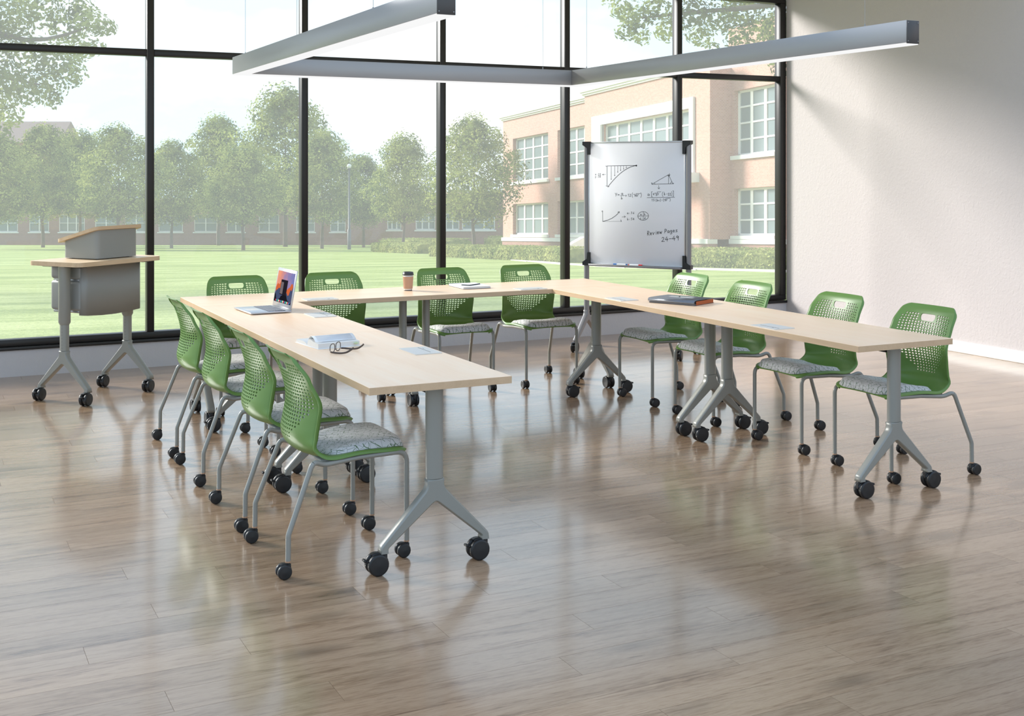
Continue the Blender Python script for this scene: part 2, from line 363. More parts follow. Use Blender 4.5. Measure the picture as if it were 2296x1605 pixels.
SILL0, SILL1, TR0, TR1, TOP0, TOP1 = .203, .283, 2.498, 2.552, 3.308, 3.36
CEIL = 3.62
MB().box(-6, XW+.1, YW, YW+.18, -.06, SILL0).build('wall_back', M['wall2'], kind='structure', label='low grey stucco wall under the windows')
MB().box(-6, XW+.1, YW-.01, YW+.18, TOP1, CEIL).build('wall_header', M['wall'], kind='structure', label='plain wall band above the tall windows')
MB().box(XW, XW+.1, -6, YW, -.06, CEIL).build('wall_right', M['wall'], kind='structure', label='plain off-white stucco wall beside the windows')
MB().rbox(XW-.014, XW+.002, -6, YW-.0, 0, .098, .003, 1).build('baseboard_right', M['base'], kind='structure', label='white baseboard along the plain wall')
ceiling_on = True
if ceiling_on: MB().box(-6, XW+.1, 2.3, YW+.18, CEIL, CEIL+.1).build('ceiling', M['ceil'], kind='structure', label='unseen white ceiling on the window side, cut short to let sky light in')  # out of view; stops short so sky light reaches the near floor and tables

win = empty('window_1', (0, YW, 0), kind='structure', label='wall of tall dark-framed glass panes facing a lawn')
MULX = [.1406 + 1.2745*k for k in range(-4, 5)]
xl = -6.0
def fr(name, x0, x1, y0, y1, z0, z1): return MB().rbox(x0, x1, y0, y1, z0, z1, .003, 1).build(name, M['frame'], win)
fr('sill_frame', xl, XW, 0, .10, .232, SILL1); fr('sill_ledge', xl, XW, -.02, .10, SILL0, .228)
fr('head_frame', xl, XW, 0, .10, TOP0, TOP1); fr('side_frame', 6.49, XW, 0, .10, SILL1, TOP0)
edges = [xl] + MULX + [6.515]
for i, mx in enumerate(MULX): fr('mullion', mx-.0275, mx+.0275, 0, .10, SILL1, TOP0)
for i in range(len(edges)-1):
    a, b = edges[i] + (.0275 if i else 0), edges[i+1] - (.0275 if i < len(edges)-2 else .025)
    fr('transom', a, b, .005, .095, TR0, TR1)
    for z0, z1 in ((SILL1, TR0), (TR1, TOP0)):
        MB().add([(a-.004, .092, z0-.004), (b+.004, .092, z0-.004), (b+.004, .092, z1+.004), (a-.004, .092, z1+.004)], [(0, 1, 2, 3)]).build('pane', M['glass'], win)

# ------------------------------------------------------------------ casters (shared meshes)
def caster_meshes(R, hw, gap, lever):
    body = MB()
    body.cyl((0, 0, 2*R+.012), (0, 0, R*1.2), .0075 if R < .035 else .010, n=10)
    body.disc((-R*.62, 0, R), (0, 1, 0), [(R*.8, -gap*.9), (R*.8, gap*.9)], 14)
    body.rbox(-R*.75, R*.38, -gap*.95, gap*.95, R*1.1, R*1.95, .003, 2)
    # mudguard hood over both wheels
    R0 = []
    for k in range(7):
        q = math.radians(20 + 100*k/6); c = (-R*.62 + math.cos(q)*R*1.06, math.sin(q)*R*1.06 + R)
        d = (-R*.62 + math.cos(q)*R*.98, math.sin(q)*R*.98 + R)
        R0.append([(c[0], -hw*.55, c[1]), (c[0], hw*.55, c[1]), (d[0], hw*.55, d[1]), (d[0], -hw*.55, d[1])])
    body.rings(R0)
    wh = []
    for s in (-1, 1):
        y0, y1 = s*gap, s*hw
        w = MB().disc((-R*.62, 0, R), (0, 1, 0), [(R*.5, y0), (R*.93, y0), (R, y0+(y1-y0)*.18), (R, y0+(y1-y0)*.72), (R*.95, y0+(y1-y0)*.93), (R*.84, y1), (R*.8, y1), (R*.5, y1+s*.0012), (R*.05, y1+s*.002)], 26)
        wh.append(w.mesh('wheel', M['black']))
    lv = None
    if lever:
        lv = MB().rbox(-R*1.75, -R*1.25, -.012, .012, R*1.28, R*1.45, .002, 1); lv.rbox(-R*1.95, -R*1.68, -.014, .014, R*1.36, R*1.58, .002, 1)
        lv = lv.mesh('brake_lever', M['blacker'])
    return body.mesh('caster', M['blacker']), wh, lv
CH_C = caster_meshes(.0285, .024, .007, False)
TB_C = caster_meshes(.0425, .030, .009, True)
def caster(kind, parent, loc, rz=0):
    c = link('caster', kind[0], parent, loc=loc, rz=rz)
    for w in kind[1]: link('wheel', w, c)
    if kind[2]: link('brake_lever', kind[2], c)
    return c

# ------------------------------------------------------------------ chair
prof_pts = [(.266, .436), (.250, .446), (.20, .452), (.10, .447), (0, .438), (-.08, .432), (-.135, .438), (-.178, .466), (-.197, .515), (-.188, .570), (-.176, .63), (-.178, .69), (-.192, .75), (-.214, .81), (-.228, .838), (-.246, .856)]
prof = catmull([Vector((x, z)) .to_3d() for x, z in prof_pts], 8); prof = [Vector((p.x, p.y)) for p in prof]
plen = [0]
for a, b in zip(prof, prof[1:]): plen.append(plen[-1] + (b-a).length)
PLT = plen[-1]
def prof_at(d):
    d = max(0, min(PLT, d))
    for i in range(len(prof)-1):
        if d <= plen[i+1]: return prof[i].lerp(prof[i+1], (d-plen[i])/(plen[i+1]-plen[i]))
    return prof[-1]
def d_of_z(z):                                    # arc length where the back reaches height z
    for i in range(len(prof)-1):
        if prof[i].y >= .52 or plen[i] > .5:
            if prof[i].y <= z <= prof[i+1].y: return plen[i] + (z-prof[i].y)/(prof[i+1].y-prof[i].y)*(plen[i+1]-plen[i])
    return PLT
def interp(x, T):
    for (a, u), (b, v) in zip(T, T[1:]):
        if x <= b: t = max(0, (x-a)/(b-a)); t = t*t*(3-2*t); return u + (v-u)*t
    return T[-1][1]
D55, D52, D62, D75 = d_of_z(.56), d_of_z(.525), d_of_z(.635), d_of_z(.75)
HWT = [(0, .212), (.1, .218), (.25, .222), (D52-.06, .219), (D52, .214), (D62, .219), (D75, .210), (PLT, .190)]
CONC = [(0, 0), (.22, 0), (D52-.07, .048), (D52, .074), (D62, .068), (D75, .040), (PLT-.03, .018), (PLT, .010)]     # sides come forward of the spine
SIDE = [(0, -.006), (.06, .0), (.25, .012), (D52-.06, .012), (D52, 0), (PLT, 0)]                                   # seat sides lift
RC = .055                                          # corner radius at top
def shell(d, t, off=0):
    p = prof_at(d); hw = interp(d, HWT)
    if d > PLT - RC: k = (d-(PLT-RC))/RC; hw -= RC*.92*(1-math.sqrt(max(0, 1-k*k*.985)))
    if d < .05: k = (.05-d)/.05; hw -= .05*(1-math.sqrt(max(0, 1-k*k*.985)))
    a = prof_at(d-.004); b = prof_at(d+.004); tg = (b-a).normalized(); nr = Vector((tg.y, -tg.x))   # towards the sitter
    if nr.x < 0 and d > .4: nr = -nr
    if d <= .3 and nr.y < 0: nr = -nr
    s = abs(t)
    x = p.x + interp(d, CONC)*s**2.2; z = p.y + interp(d, SIDE)*s**2
    return Vector((x - nr.x*off, hw*t, z - nr.y*off))
NC, NR, PITCH = 19, 22, .0146
d_top = d_of_z(.812)
rows_d = []
d_lo = d_top - NR*PITCH
k = 0
nseat = 30
rows_d = [0, .0012, .004, .009, .016, .026, .038] + [.038 + (d_lo-.038)*i/nseat for i in range(1, nseat)] + [d_lo + PITCH*i for i in range(NR+1)]
nup = 10
rows_d += [d_top + (PLT-d_top)*(1-(1-i/nup)**1.6) for i in range(1, nup+1)]
first_hole_row = 6 + nseat
cols_t = [-1, -.955, -.90] + [-.86 + 1.72*i/NC for i in range(NC+1)] + [.90, .955, 1]
def build_shell():
    V, Fc = [], []
    nr, ncol = len(rows_d), len(cols_t)
    for d in rows_d:
        fl = .015 if d < PLT - .03 else .015*max(0, (PLT-d)/.03)
        V.append(shell(d, -1, fl))                 # turned-back flange
        for t in cols_t: V.append(shell(d, t))
        V.append(shell(d, 1, fl))
    W = ncol + 2
    vid = lambda i, j: i*W + j
    handle_rows = range(first_hole_row+NR-3, first_hole_row+NR); hc0, hc1 = 4+7, 4+11      # column cells 7..11
    rim = set()
    for i in range(nr-1):
        for j in range(W-1):
            a, b, c, e = vid(i, j), vid(i, j+1), vid(i+1, j+1), vid(i+1, j)
            col = j - 4; rw = i - first_hole_row
            if i in handle_rows and 6 <= col <= 12: continue
            hole = 0 <= rw < NR and 0 <= col < NC
            if hole:
                lim = NC/2 if rw >= 9 else 3.0 + (NC/2-3.0)*(rw/9)**.9
                if abs(col + .5 - NC/2) > lim: hole = False
                if rw >= NR-1 and (col in (0, NC-1)): hole = False
            if not hole: Fc.append((a, b, c, e)); continue
            P = [V[q] for q in (a, b, c, e)]
            fs = min(1, .62 + .4*min(rw, 8)/8) * (1 - .35*(abs(col+.5-NC/2)/(NC/2))**3)
            hw, hh = .37*fs, .33*fs; sk = .10 if (col+rw) % 2 else -.10
            q = []
            for u, v in ((.5-hw-sk*fs, .5-hh), (.5+hw+sk*fs, .5-hh), (.5+hw-sk*fs, .5+hh), (.5-hw+sk*fs, .5+hh)):
                q.append(len(V)); V.append(P[0]*(1-u)*(1-v) + P[1]*u*(1-v) + P[2]*u*v + P[3]*(1-u)*v)
            Fc += [(a, b, q[1], q[0]), (b, c, q[2], q[1]), (c, e, q[3], q[2]), (e, a, q[0], q[3])]
    # handle opening: ring from the block border to a rounded trapezoid
    r0, r1 = handle_rows[0], handle_rows[-1]+1; j0, j1 = 4+6, 4+13
    ring = [vid(r0, j) for j in range(j0, j1+1)] + [vid(i, j1) for i in range(r0+1, r1+1)] + [vid(r1, j) for j in range(j1-1, j0-1, -1)] + [vid(i, j0) for i in range(r1-1, r0, -1)]
    P = [V[vid(r0, j0)], V[vid(r0, j1)], V[vid(r1, j1)], V[vid(r1, j0)]]
    def uvn(i, j): return ((j-j0)/(j1-j0), (i-r0)/(r1-r0))
    cor = [(r0, j) for j in range(j0, j1+1)] + [(i, j1) for i in range(r0+1, r1+1)] + [(r1, j) for j in range(j1-1, j0-1, -1)] + [(i, j0) for i in range(r1-1, r0, -1)]
    inner = []
    for i, j in cor:
        u, v = uvn(i, j); x, y = u*2-1, v*2-1
        L = (abs(x)**6 + abs(y)**6)**(1/6); x, y = x/max(L, 1e-6)*.84, y/max(L, 1e-6)*.9
        x *= .94 + .09*y
        d = rows_d[r0] + (rows_d[r1]-rows_d[r0])*(y+1)/2; t = cols_t[j0-1] + (cols_t[j1-1]-cols_t[j0-1])*(x+1)/2
        inner.append(len(V)); V.append(shell(d, t))
    n = len(ring)
    for k in range(n): Fc.append((ring[k], ring[(k+1) % n], inner[(k+1) % n], inner[k]))
    # thickness
    N = [Vector((0, 0, 0)) for _ in V]
    for f in Fc:
        nn = (V[f[2]]-V[f[0]]).cross(V[f[3]]-V[f[1]])
        for q in f: N[q] += nn
    TH = .0055; nv = len(V)
    back = [v - (n.normalized()*TH if n.length else Vector()) for v, n in zip(V, N)]
    cnt = {}
    for f in Fc:
        for a, b in zip(f, f[1:]+f[:1]): cnt[(a, b)] = cnt.get((a, b), 0) + 1
    allv = [v[:] for v in V] + [v[:] for v in back]; faces = list(Fc) + [tuple(q+nv for q in f[::-1]) for f in Fc]; sharp = set()
    for (a, b) in list(cnt):
        if (b, a) not in cnt: faces.append((b, a, a+nv, b+nv)); sharp.add(frozenset((a, b))); sharp.add(frozenset((a+nv, b+nv)))
    me = bpy.data.meshes.new('seat_shell'); me.from_pydata(allv, [], faces); me.materials.append(M['green'])
    me.polygons.foreach_set('use_smooth', [True]*len(faces))
    for e in me.edges:
        if frozenset(e.vertices) in sharp: e.use_edge_sharp = True
    me.update(); return me
def build_cushion():
    nu, nv = 22, 22; top, bot = [], []
    d0, d1 = .004, .355
    for i in range(nu+1):
        u = i/nu; r1, r2 = [], []
        for j in range(nv+1):
            v = j/nv*2-1
            U = u*2-1; e = (abs(U)**7 + abs(v)**7)**(1/7)
            k = max(abs(U), abs(v)); s_ = k/e if e > 0 else 1
            U2, v2 = U*s_, v*s_
            d = d0 + (d1-d0)*(U2+1)/2
            nar = .93 - .05*(U2+1)/2
            fall = max(0, 1-k**9)**.5
            th = .034 if u < .45 else .034 - .012*min(1, (u-.45)/.3)
            dish = -.008*max(0, 1-(v/.75)**4)*max(0, min(1, (u-.22)/.2))
            p = shell(d, v2*nar); hw = (th+dish)*fall + .001
            r1.append((p.x + .006*(1-u), p.y, p.z + hw)); r2.append((p.x + .004*(1-u), p.y, p.z + .0006))
        top.append(r1); bot.append(r2)
    V = [p for r in top for p in r] + [p for r in bot for p in r]; n = (nu+1)*(nv+1); W = nv+1; Fc = []
    for i in range(nu):
        for j in range(nv):
            a = i*W+j; Fc.append((a, a+1, a+W+1, a+W)); Fc.append((n+a, n+a+W, n+a+W+1, n+a+1))
    bd = [j for j in range(W)] + [i*W+nv for i in range(1, nu+1)] + [nu*W+j for j in range(nv-1, -1, -1)] + [i*W for i in range(nu-1, 0, -1)]
    for a, b in zip(bd, bd[1:]+bd[:1]): Fc.append((b, a, n+a, n+b))
    return MB().add(V, Fc, 0, True).mesh('seat_cushion', M['fabric'])
chair = empty('stacking_chair', (0, 0, 0), cat='chair', group='green chairs around the U of tables')
link('seat_shell', build_shell(), chair)
link('seat_cushion', build_cushion(), chair)
TR_ = .0108
for s in (-1, 1):
    path = fillet([(.253, s*.2085, .066), (.253, s*.2085, .432), (.05, s*.206, .4265), (-.10, s*.214, .413), (-.150, s*.232, .436), (-.256, s*.2535, .165), (-.257, s*.2535, .066)], [0, .045, .05, .08, .035, .04, 0], 7)
    # split into front leg, rail, rear leg
    i1 = max(i for i, p in enumerate(path) if p.x > .18) ; i2 = min(i for i, p in enumerate(path) if p.x < -.145 and i > i1)
    MB().sweep(path[:i1+1], TR_, n=12).build('leg', M['grey'], chair)
    MB().sweep(path[i1:i2+1], TR_, n=12).build('side_rail', M['grey'], chair)
    MB().sweep(path[i2:], TR_, n=12).build('leg', M['grey'], chair)
    for x, yy in ((.253, .2085), (-.257, .2535)):
        MB().cyl((x, s*yy, .0605), (x, s*yy, .0665), .0112, n=12).build('ferrule', M['copper'], chair)
        caster(CH_C, chair, (x, s*yy, 0))
mb = MB().rbox(-.11, .13, -.20, .20, .417, .432, .005, 1)
mb.build('cross_plate', M['greyp'], chair)
MB().rbox(-.08, .06, -.11, .11, .408, .420, .004, 1).build('seat_bracket', M['blacker'], chair)
G_CH = 'green chairs around the U of tables'
chairs = [
 ((-.003, .457), 0, 'green perforated-back chair with grey patterned seat at the free end of the open-book table'),
 ((-.004, 1.13), 0, 'green perforated-back chair tucked in directly behind the open book and eyeglasses'),
 ((-.005, 1.98), 0, 'green perforated-back chair between the open-book chair and the chair closest to the lectern'),
 ((-.008, 2.643), 0, 'green perforated-back chair closest to the lectern, tucked in behind the laptop'),
 ((.413, 3.642), -PI/2, 'green perforated-back chair with its back to the window, behind the open laptop corner'),
 ((1.095, 3.642), -PI/2, 'green perforated-back chair by the window, between the laptop and the coffee cup'),
 ((1.936, 3.642), -PI/2, 'green perforated-back chair by the window, behind the white notebook'),
 ((2.616, 3.642), -PI/2, 'green perforated-back chair by the window, in the table corner beside the whiteboard'),
 ((3.108, 2.622), PI, 'green perforated-back chair standing right in front of the whiteboard'),
 ((3.108, 1.937), PI, 'green perforated-back chair seated behind the dark folder'),
 ((3.108, 1.113), PI, 'green perforated-back chair between the folder chair and the free table end by the plain wall'),
 ((3.108, .427), PI, 'green perforated-back chair at the free table end in front of the plain wall'),
]
for i, ((x, y), rz, lab) in enumerate(chairs):
    c = chair if i == 0 else copy_tree(chair)
    c.location = (x, y, 0); c.rotation_euler = (0, 0, rz); c['label'] = lab; c['group'] = G_CH; c['category'] = 'chair'

# ------------------------------------------------------------------ tables (x across: + is the inner side, y along)
TL, TD, TT = 1.524, .6096, .03
def y_foot(mb, top, span, end, hw_top, th):
    """one cast Y-shaped foot in the x-z plane: outline with rounded edges"""
    e = .0165; zc = top-.090
    half = [(hw_top, top), (hw_top+.0015, top-.036), (span+e, end+.026), (span+e, end), (span-e, end), (span-e, end+.016), (0, zc)]
    out = fillet([(x, 0, z) for x, z in half] + [(0, 0, zc-.0001)], [0, .07, .024, 0, 0, .02, 0, 0], 6)[:-2]
    raw = [(p.x, p.z) for p in out]; out = [raw[0]]
    for p in raw[1:]:
        if math.hypot(p[0]-out[-1][0], p[1]-out[-1][1]) > 1e-4: out.append(p)
    while out[-1][0] < .02: out.pop()
    out = out + [(.012, zc-.0075), (.005, zc-.0035), (0, zc-.0025)]
    full = out + [(-x, z) for x, z in out[-2::-1]]
    n = len(full); N = []
    for i in range(n):
        p, q = Vector(full[i-1]), Vector(full[(i+1) % n]); d = (q-p); N.append(Vector((-d.y, d.x)).normalized() if d.length else Vector((0, 0)))
    area = sum(full[i][0]*full[(i+1) % n][1] - full[(i+1) % n][0]*full[i][1] for i in range(n))
    sg = 1 if area > 0 else -1
    R = []
    for y, ins in ((-th, .0065), (-th*.86, .0025), (-th*.55, .0002), (th*.55, .0002), (th*.86, .0025), (th, .0065)):
        R.append([(x + N[i].x*ins*sg*(1 if z > end+.012 else .3), y, z + (N[i].y*ins*sg if z > end+.012 else 0)) for i, (x, z) in enumerate(full)])
    mb.rings(R if sg < 0 else R[::-1])
table = empty('training_table', (0, 0, 0), cat='table', group='tables pushed together into a U')
tt = MB(); a, b = TD/2-.0004, TL/2-.0004; e = .0015
tt.rings([[(-a, -b, TABLE_H-TT), (a, -b, TABLE_H-TT), (a, b, TABLE_H-TT), (-a, b, TABLE_H-TT)], [(-a, -b, TABLE_H-e), (a, -b, TABLE_H-e), (a, b, TABLE_H-e), (-a, b, TABLE_H-e)]], 1, False, False)
tt.rings([[(-a, -b, TABLE_H-e), (a, -b, TABLE_H-e), (a, b, TABLE_H-e), (-a, b, TABLE_H-e)], [(-a+e, -b+e, TABLE_H), (a-e, -b+e, TABLE_H), (a-e, b-e, TABLE_H), (-a+e, b-e, TABLE_H)]], 0, False, False)
tt.add([(-a+e, -b+e, TABLE_H), (a-e, -b+e, TABLE_H), (a-e, b-e, TABLE_H), (-a+e, b-e, TABLE_H)], [(0, 1, 2, 3)], 0)
tt.add([(-a, -b, TABLE_H-TT), (a, -b, TABLE_H-TT), (a, b, TABLE_H-TT), (-a, b, TABLE_H-TT)], [(3, 2, 1, 0)], 1)
tt.build('tabletop', [M['maple'], M['edge']], table)
colm = MB().sweep([(0, 0, .352), (0, 0, TABLE_H-TT)], .0365, .0235, n=22, power=2.4).mesh('leg_column', M['grey'])
fm = MB(); y_foot(fm, .352, .2175, .083, .0360, .0225); footm = fm.mesh('leg_foot', M['grey'])
mtm = MB().rbox(-.12, .12, -.035, .035, TABLE_H-TT-.010, TABLE_H-TT+.001, .004, 1).mesh('mounting_plate', M['blacker'])
for s in (-1, 1):
    yy = s*(TL/2-.085)
    link('leg_column', colm, table, loc=(0, yy, 0)); link('leg_foot', footm, table, loc=(0, yy, 0)); link('mounting_plate', mtm, table, loc=(0, yy, 0))
    for q in (-1, 1): caster(TB_C, table, (q*.2175, yy, 0))
MB().rbox(-.02, .02, -TL/2+.12, TL/2-.12, TABLE_H-TT-.035, TABLE_H-TT+.001, .003, 1).build('under_beam', M['blacker'], table)
po = MB().prism(rpoly(.155, .288, -.085, .125, .006, 3), TABLE_H-.004, TABLE_H+.0035).build('power_outlet', M['silver'], table)
MB().box(.243, .2455, -.05, .105, TABLE_H+.003, TABLE_H+.0042).build('lid_gap', M['slot'], po)
MB().box(.255, .257, .06, .075, TABLE_H+.003, TABLE_H+.0042).build('lid_mark', M['slot'], po)
tables = [((TD/2, TL/2), 0, 'maple-topped table with open book and eyeglasses on it'),
 ((TD/2, TL*1.5), 0, 'maple-topped table with the silver laptop on it'),
 ((TL/2, TL*2+TD/2), -PI/2, 'maple-topped table along the window, at the laptop corner'),
 ((TL*1.5, TL*2+TD/2), -PI/2, 'maple-topped table along the window carrying the white notebook'),
 ((TL*2-TD/2, TL*1.5), PI, 'maple-topped table carrying the dark folder, nearest the whiteboard'),
 ((TL*2-TD/2, TL/2), PI, 'empty maple-topped table with its free end towards the plain wall')]
for i, ((x, y), rz, lab) in enumerate(tables):
    c = table if i == 0 else copy_tree(table)
    c.location = (x, y, 0); c.rotation_euler = (0, 0, rz); c['label'] = lab

# ------------------------------------------------------------------ pendant light
LZ, LH, LW_ = 2.20, .118, .082
pl = empty('pendant_light', (1.55, 1.8, LZ), label='U-shaped grey linear pendant light with white diffuser hung over the tables', cat='light')
def part(name, mb, mat, par): o = mb.build(name, mat, par); o.location = -Vector(par.location) if par == pl else (0, 0, 0); return o
xa0, xa1, xb0, xb1, ya, yb0, yb1 = .30, .30+LW_, 2.79, 2.79+LW_, .05, 3.40, 3.40+LW_
def bar(x0, x1, y0, y1): return MB().rbox(x0, x1, y0, y1, LZ+.008, LZ+LH, .0015, 1)
part('housing', bar(xa0, xa1, ya, yb1), M['fixture'], pl); part('housing', bar(xb0, xb1, ya, yb1), M['fixture'], pl); part('housing', bar(xa1, xb0, yb0, yb1), M['fixture'], pl)
g = .002
for x0, x1, y0, y1 in ((xa0+g, xa1-g, ya+g, yb1-g), (xb0+g, xb1-g, ya+g, yb1-g), (xa1-g, xb0+g, yb0+g, yb1-g)):
    part('diffuser', MB().box(x0, x1, y0, y1, LZ, LZ+.0085), M['diffuser'], pl)
for x0, x1 in ((xa0, xa1), (xb0, xb1)):
    part('end_cap', MB().rbox(x0+.001, x1-.001, ya-.004, ya+.001, LZ+.004, LZ+LH-.001, .001, 1), M['fixcap'], pl)
    for sx in (x0+.009, x1-.009):
        for sz in (LZ+.016, LZ+LH-.012): part('screw', MB().disc((sx, ya-.004, sz), (0, -1, 0), [(.003, -.001), (.003, .001), (.001, .0012)], 8), M['steel'], pl)
for x, y in ((xa0+.04, 3.30), (xa0+.04, .9), (xb0+.04, .38), (xb0+.04, 3.25), (xa0+.42, 3.44), (xb0-.22, 3.44)):
    part('suspension_cable', MB().cyl((x, y, LZ+LH-.002), (x, y, CEIL), .0012, n=6).cyl((x, y, LZ+LH-.002), (x, y, LZ+LH+.018), .004, n=8), M['steel'], pl)

# ------------------------------------------------------------------ lectern
pod = empty('lectern', (-.41, 4.51, 0), math.radians(37), label='grey wheeled lectern with maple desk top and slanted reading box', cat='lectern')
PZ = .962
MB().prism(rpoly(-.385, .40, -.235, .25, .05, 6), PZ-.03, PZ, 0, False, 1).build('desk_top', [M['podwood'], M['podedge']], pod)
for s in (-1, 1):
    u = s*.292
    MB().sweep([(u, 0, .352), (u, 0, .56)], .026, .0305, n=20, power=2.6).build('inner_column', M['grey'], pod)
    MB().sweep([(u, 0, .528), (u, 0, .545), (u, 0, PZ-.03)], [.026, .0345, .0345], [.031, .039, .039], n=22, power=2.6).build('outer_column', M['grey'], pod)
    mm = MB(); mm.M = Matrix.Translation((u, 0, 0)) @ Matrix.Rotation(PI/2, 4, 'Z'); y_foot(mm, .352, .2175, .083, .0315, .0225); mm.build('leg_foot', M['grey'], pod)
    MB().rbox(u-.03, u+.03, -.18, .18, PZ-.04, PZ-.029, .003, 1).build('mounting_plate', M['blacker'], pod)
    for q in (-1, 1): caster(TB_C, pod, (u, q*.2175, 0), math.radians(12))
    for k in range(8): MB().box(u-.0264, u-.0255, -.008, .004, .37+.022*k, .3712+.022*k).build('height_mark', M['slot'], pod)
# modesty panel: bowed front with rounded returns and a bowed lower edge
R_ = []
pl_ = []
ua, ub = -.225, .315
for k in range(7): q = PI + PI/2*k/6; pl_.append((ua+.035 + .035*math.cos(q), -.115 + .035 + .035*math.sin(q)))
pl_ = [(ua, -.07)] + pl_ + [(ua+.15, -.118), ((ua+ub)/2, -.120), (ub-.15, -.118)]
for k in range(7): q = 1.5*PI + PI/2*k/6; pl_.append((ub-.035 + .035*math.cos(q), -.115 + .035 + .035*math.sin(q)))
pl_ += [(ub, -.07)]
for i, (x, y) in enumerate(pl_):
    zb = .588 - .014*(1-((x-(ua+ub)/2)/.27)**2)
    t = Vector(pl_[min(i+1, len(pl_)-1)]) - Vector(pl_[max(i-1, 0)]); n = Vector((t.y, -t.x)).normalized()*.004
    R_.append([(x+n.x, y+n.y, zb), (x+n.x, y+n.y, PZ-.031), (x-n.x, y-n.y, PZ-.031), (x-n.x, y-n.y, zb)])
MB().rings(R_).build('modesty_panel', M['greyp'], pod)
for z0, z1 in ((.83, .93), (.615, .822)):
    MB().rbox(-.235, .02, -.09, .20, z0, z1, .024, 4).build('drawer', M['greyp'], pod)
MB().rbox(-.215, .0, -.06, .19, .60, .62, .004, 1).build('drawer_runner', M['alu'], pod); MB().rbox(-.215, .0, -.06, .19, .815, .84, .004, 1).build('drawer_runner', M['alu'], pod)
# reading box with slanted maple board
bx0, bx1, by0, by1, bz = -.12, .27, -.125, .20, PZ+.006
def slant(v): return 1.165 - (v-by0)/(by1-by0)*.085
box = MB(); poly = rpoly(bx0, bx1, by0, by1, .035, 5)
lo = [(x, y, bz) for x, y in poly]; hi = [(x, y, slant(y)) for x, y in poly]
box.rings([lo, hi], 0, True); box.build('reading_box', M['greyp'], pod)
for x in (bx0+.05, bx1-.05):
    for y in (by0+.05, by1-.05): MB().cyl((x, y, PZ), (x, y, bz+.001), .012, n=10).build('rubber_foot', M['blacker'], pod)
poly = rpoly(bx0-.03, bx1+.03, by0-.02, by1+.035, .035, 5)
lo = [(x, y, slant(y)+.0005) for x, y in poly]; hi = [(x, y, slant(y)+.024) for x, y in poly]
bd = MB().rings([lo, hi], 1, True, False); n = len(poly); bd.add(hi, [tuple(range(n))], 0); bd.add(lo, [tuple(range(n))[::-1]], 1)
bd.build('reading_board', [M['podwood'], M['podedge']], pod)

# ------------------------------------------------------------------ mobile whiteboard (x along board, -y is the written face)
PLp, PRp = Vector((3.775, 4.89, 0)), Vector((4.315, 4.10, 0))
mid = (PLp+PRp)/2; dx = PRp-PLp; BW = dx.length/2; brz = math.atan2(dx.y, dx.x)
wb = empty('whiteboard', mid, brz, label='portrait whiteboard on a grey wheeled stand with handwritten formulas', cat='whiteboard')
BZ0, BZ1 = .745, 1.832
for s in (-1, 1):
    MB().sweep([(s*BW, 0, .30), (s*BW, 0, BZ1-.012)], .0235, .0235, n=18).build('post', M['postgrey'], wb)
    mm = MB(); mm.M = Matrix.Translation((s*BW, 0, 0)) @ Matrix.Rotation(PI/2, 4, 'Z'); y_foot(mm, .345, .2175, .083, .024, .021); mm.build('leg_foot', M['postgrey'], wb)
    for q in (-1, 1): caster(TB_C, wb, (s*BW, q*.2175, 0), math.radians(100))
    for z0, z1, top in ((BZ1-.115, BZ1, 1), (BZ0-.005, BZ0+.11, 0)):
        c = MB(); xi, xo = s*(BW-.045), s*(BW+.028)
        poly = [(xo, z1 if top else z0), (xi, z1 if top else z0), (xi, z0 if top else z1), (s*(BW-.022), z0 if top else z1), (s*(BW-.016), (z0+z1)/2), (xo, (z1-.03) if top else (z0+.03))]
        n = len(poly); c.rings([[(x, -.03, z) for x, z in poly], [(x, .03, z) for x, z in poly]], 0, False); c.build('corner_clamp', M['blacker'], wb)
bx = BW-.028
MB().rbox(-bx, bx, -.012, .012, BZ0+.012, BZ1-.008, .003, 1).build('board_panel', M['board'], wb)
for z in (BZ0+.006, BZ1-.016): MB().rbox(-bx, bx, -.016, .016, z, z+.014, .002, 1).build('board_frame', M['alu'], wb)
for s in (-1, 1): MB().rbox(s*bx-.006, s*bx+.006, -.016, .016, BZ0+.006, BZ1-.004, .002, 1).build('board_frame', M['alu'], wb)
MB().rbox(-bx+.02, bx-.02, -.066, -.012, BZ0-.006, BZ0+.006, .003, 1).rbox(-bx+.02, bx-.02, -.068, -.062, BZ0-.006, BZ0+.013, .002, 1).build('pen_tray', M['postgrey'], wb)
# handwriting: strokes given in the close-up's pixel grid, laid on the board plane as thin ink
def bpt(x, y):
    u = (x-152)/1013.0; yt = 75-5*u; yb = 1362+53*u; v = (y-yt)/(yb-yt)
    return (-bx + u*2*bx, BZ1-.008 - v*(BZ1-BZ0-.02))
def stroke(mb, pts, w=.0042):
    w *= .8
    P = [Vector(bpt(*p)) for p in pts]
    for a, b in zip(P, P[1:]):
        d = b-a
        if d.length < 1e-6: continue
        d = d.normalized()*w*.4; n = Vector((-d.y, d.x)).normalized()*w/2; a2, b2 = a-d, b+d
        mb.add([(q.x, -.0126, q.y) for q in (a2+n, a2-n, b2-n, b2+n)], [(0, 1, 2, 3)])
def arc(cx, cy, rx, ry, a0, a1, n=14): return [(cx+rx*math.cos(math.radians(a0+(a1-a0)*k/n)), cy+ry*math.sin(math.radians(a0+(a1-a0)*k/n))) for k in range(n+1)]
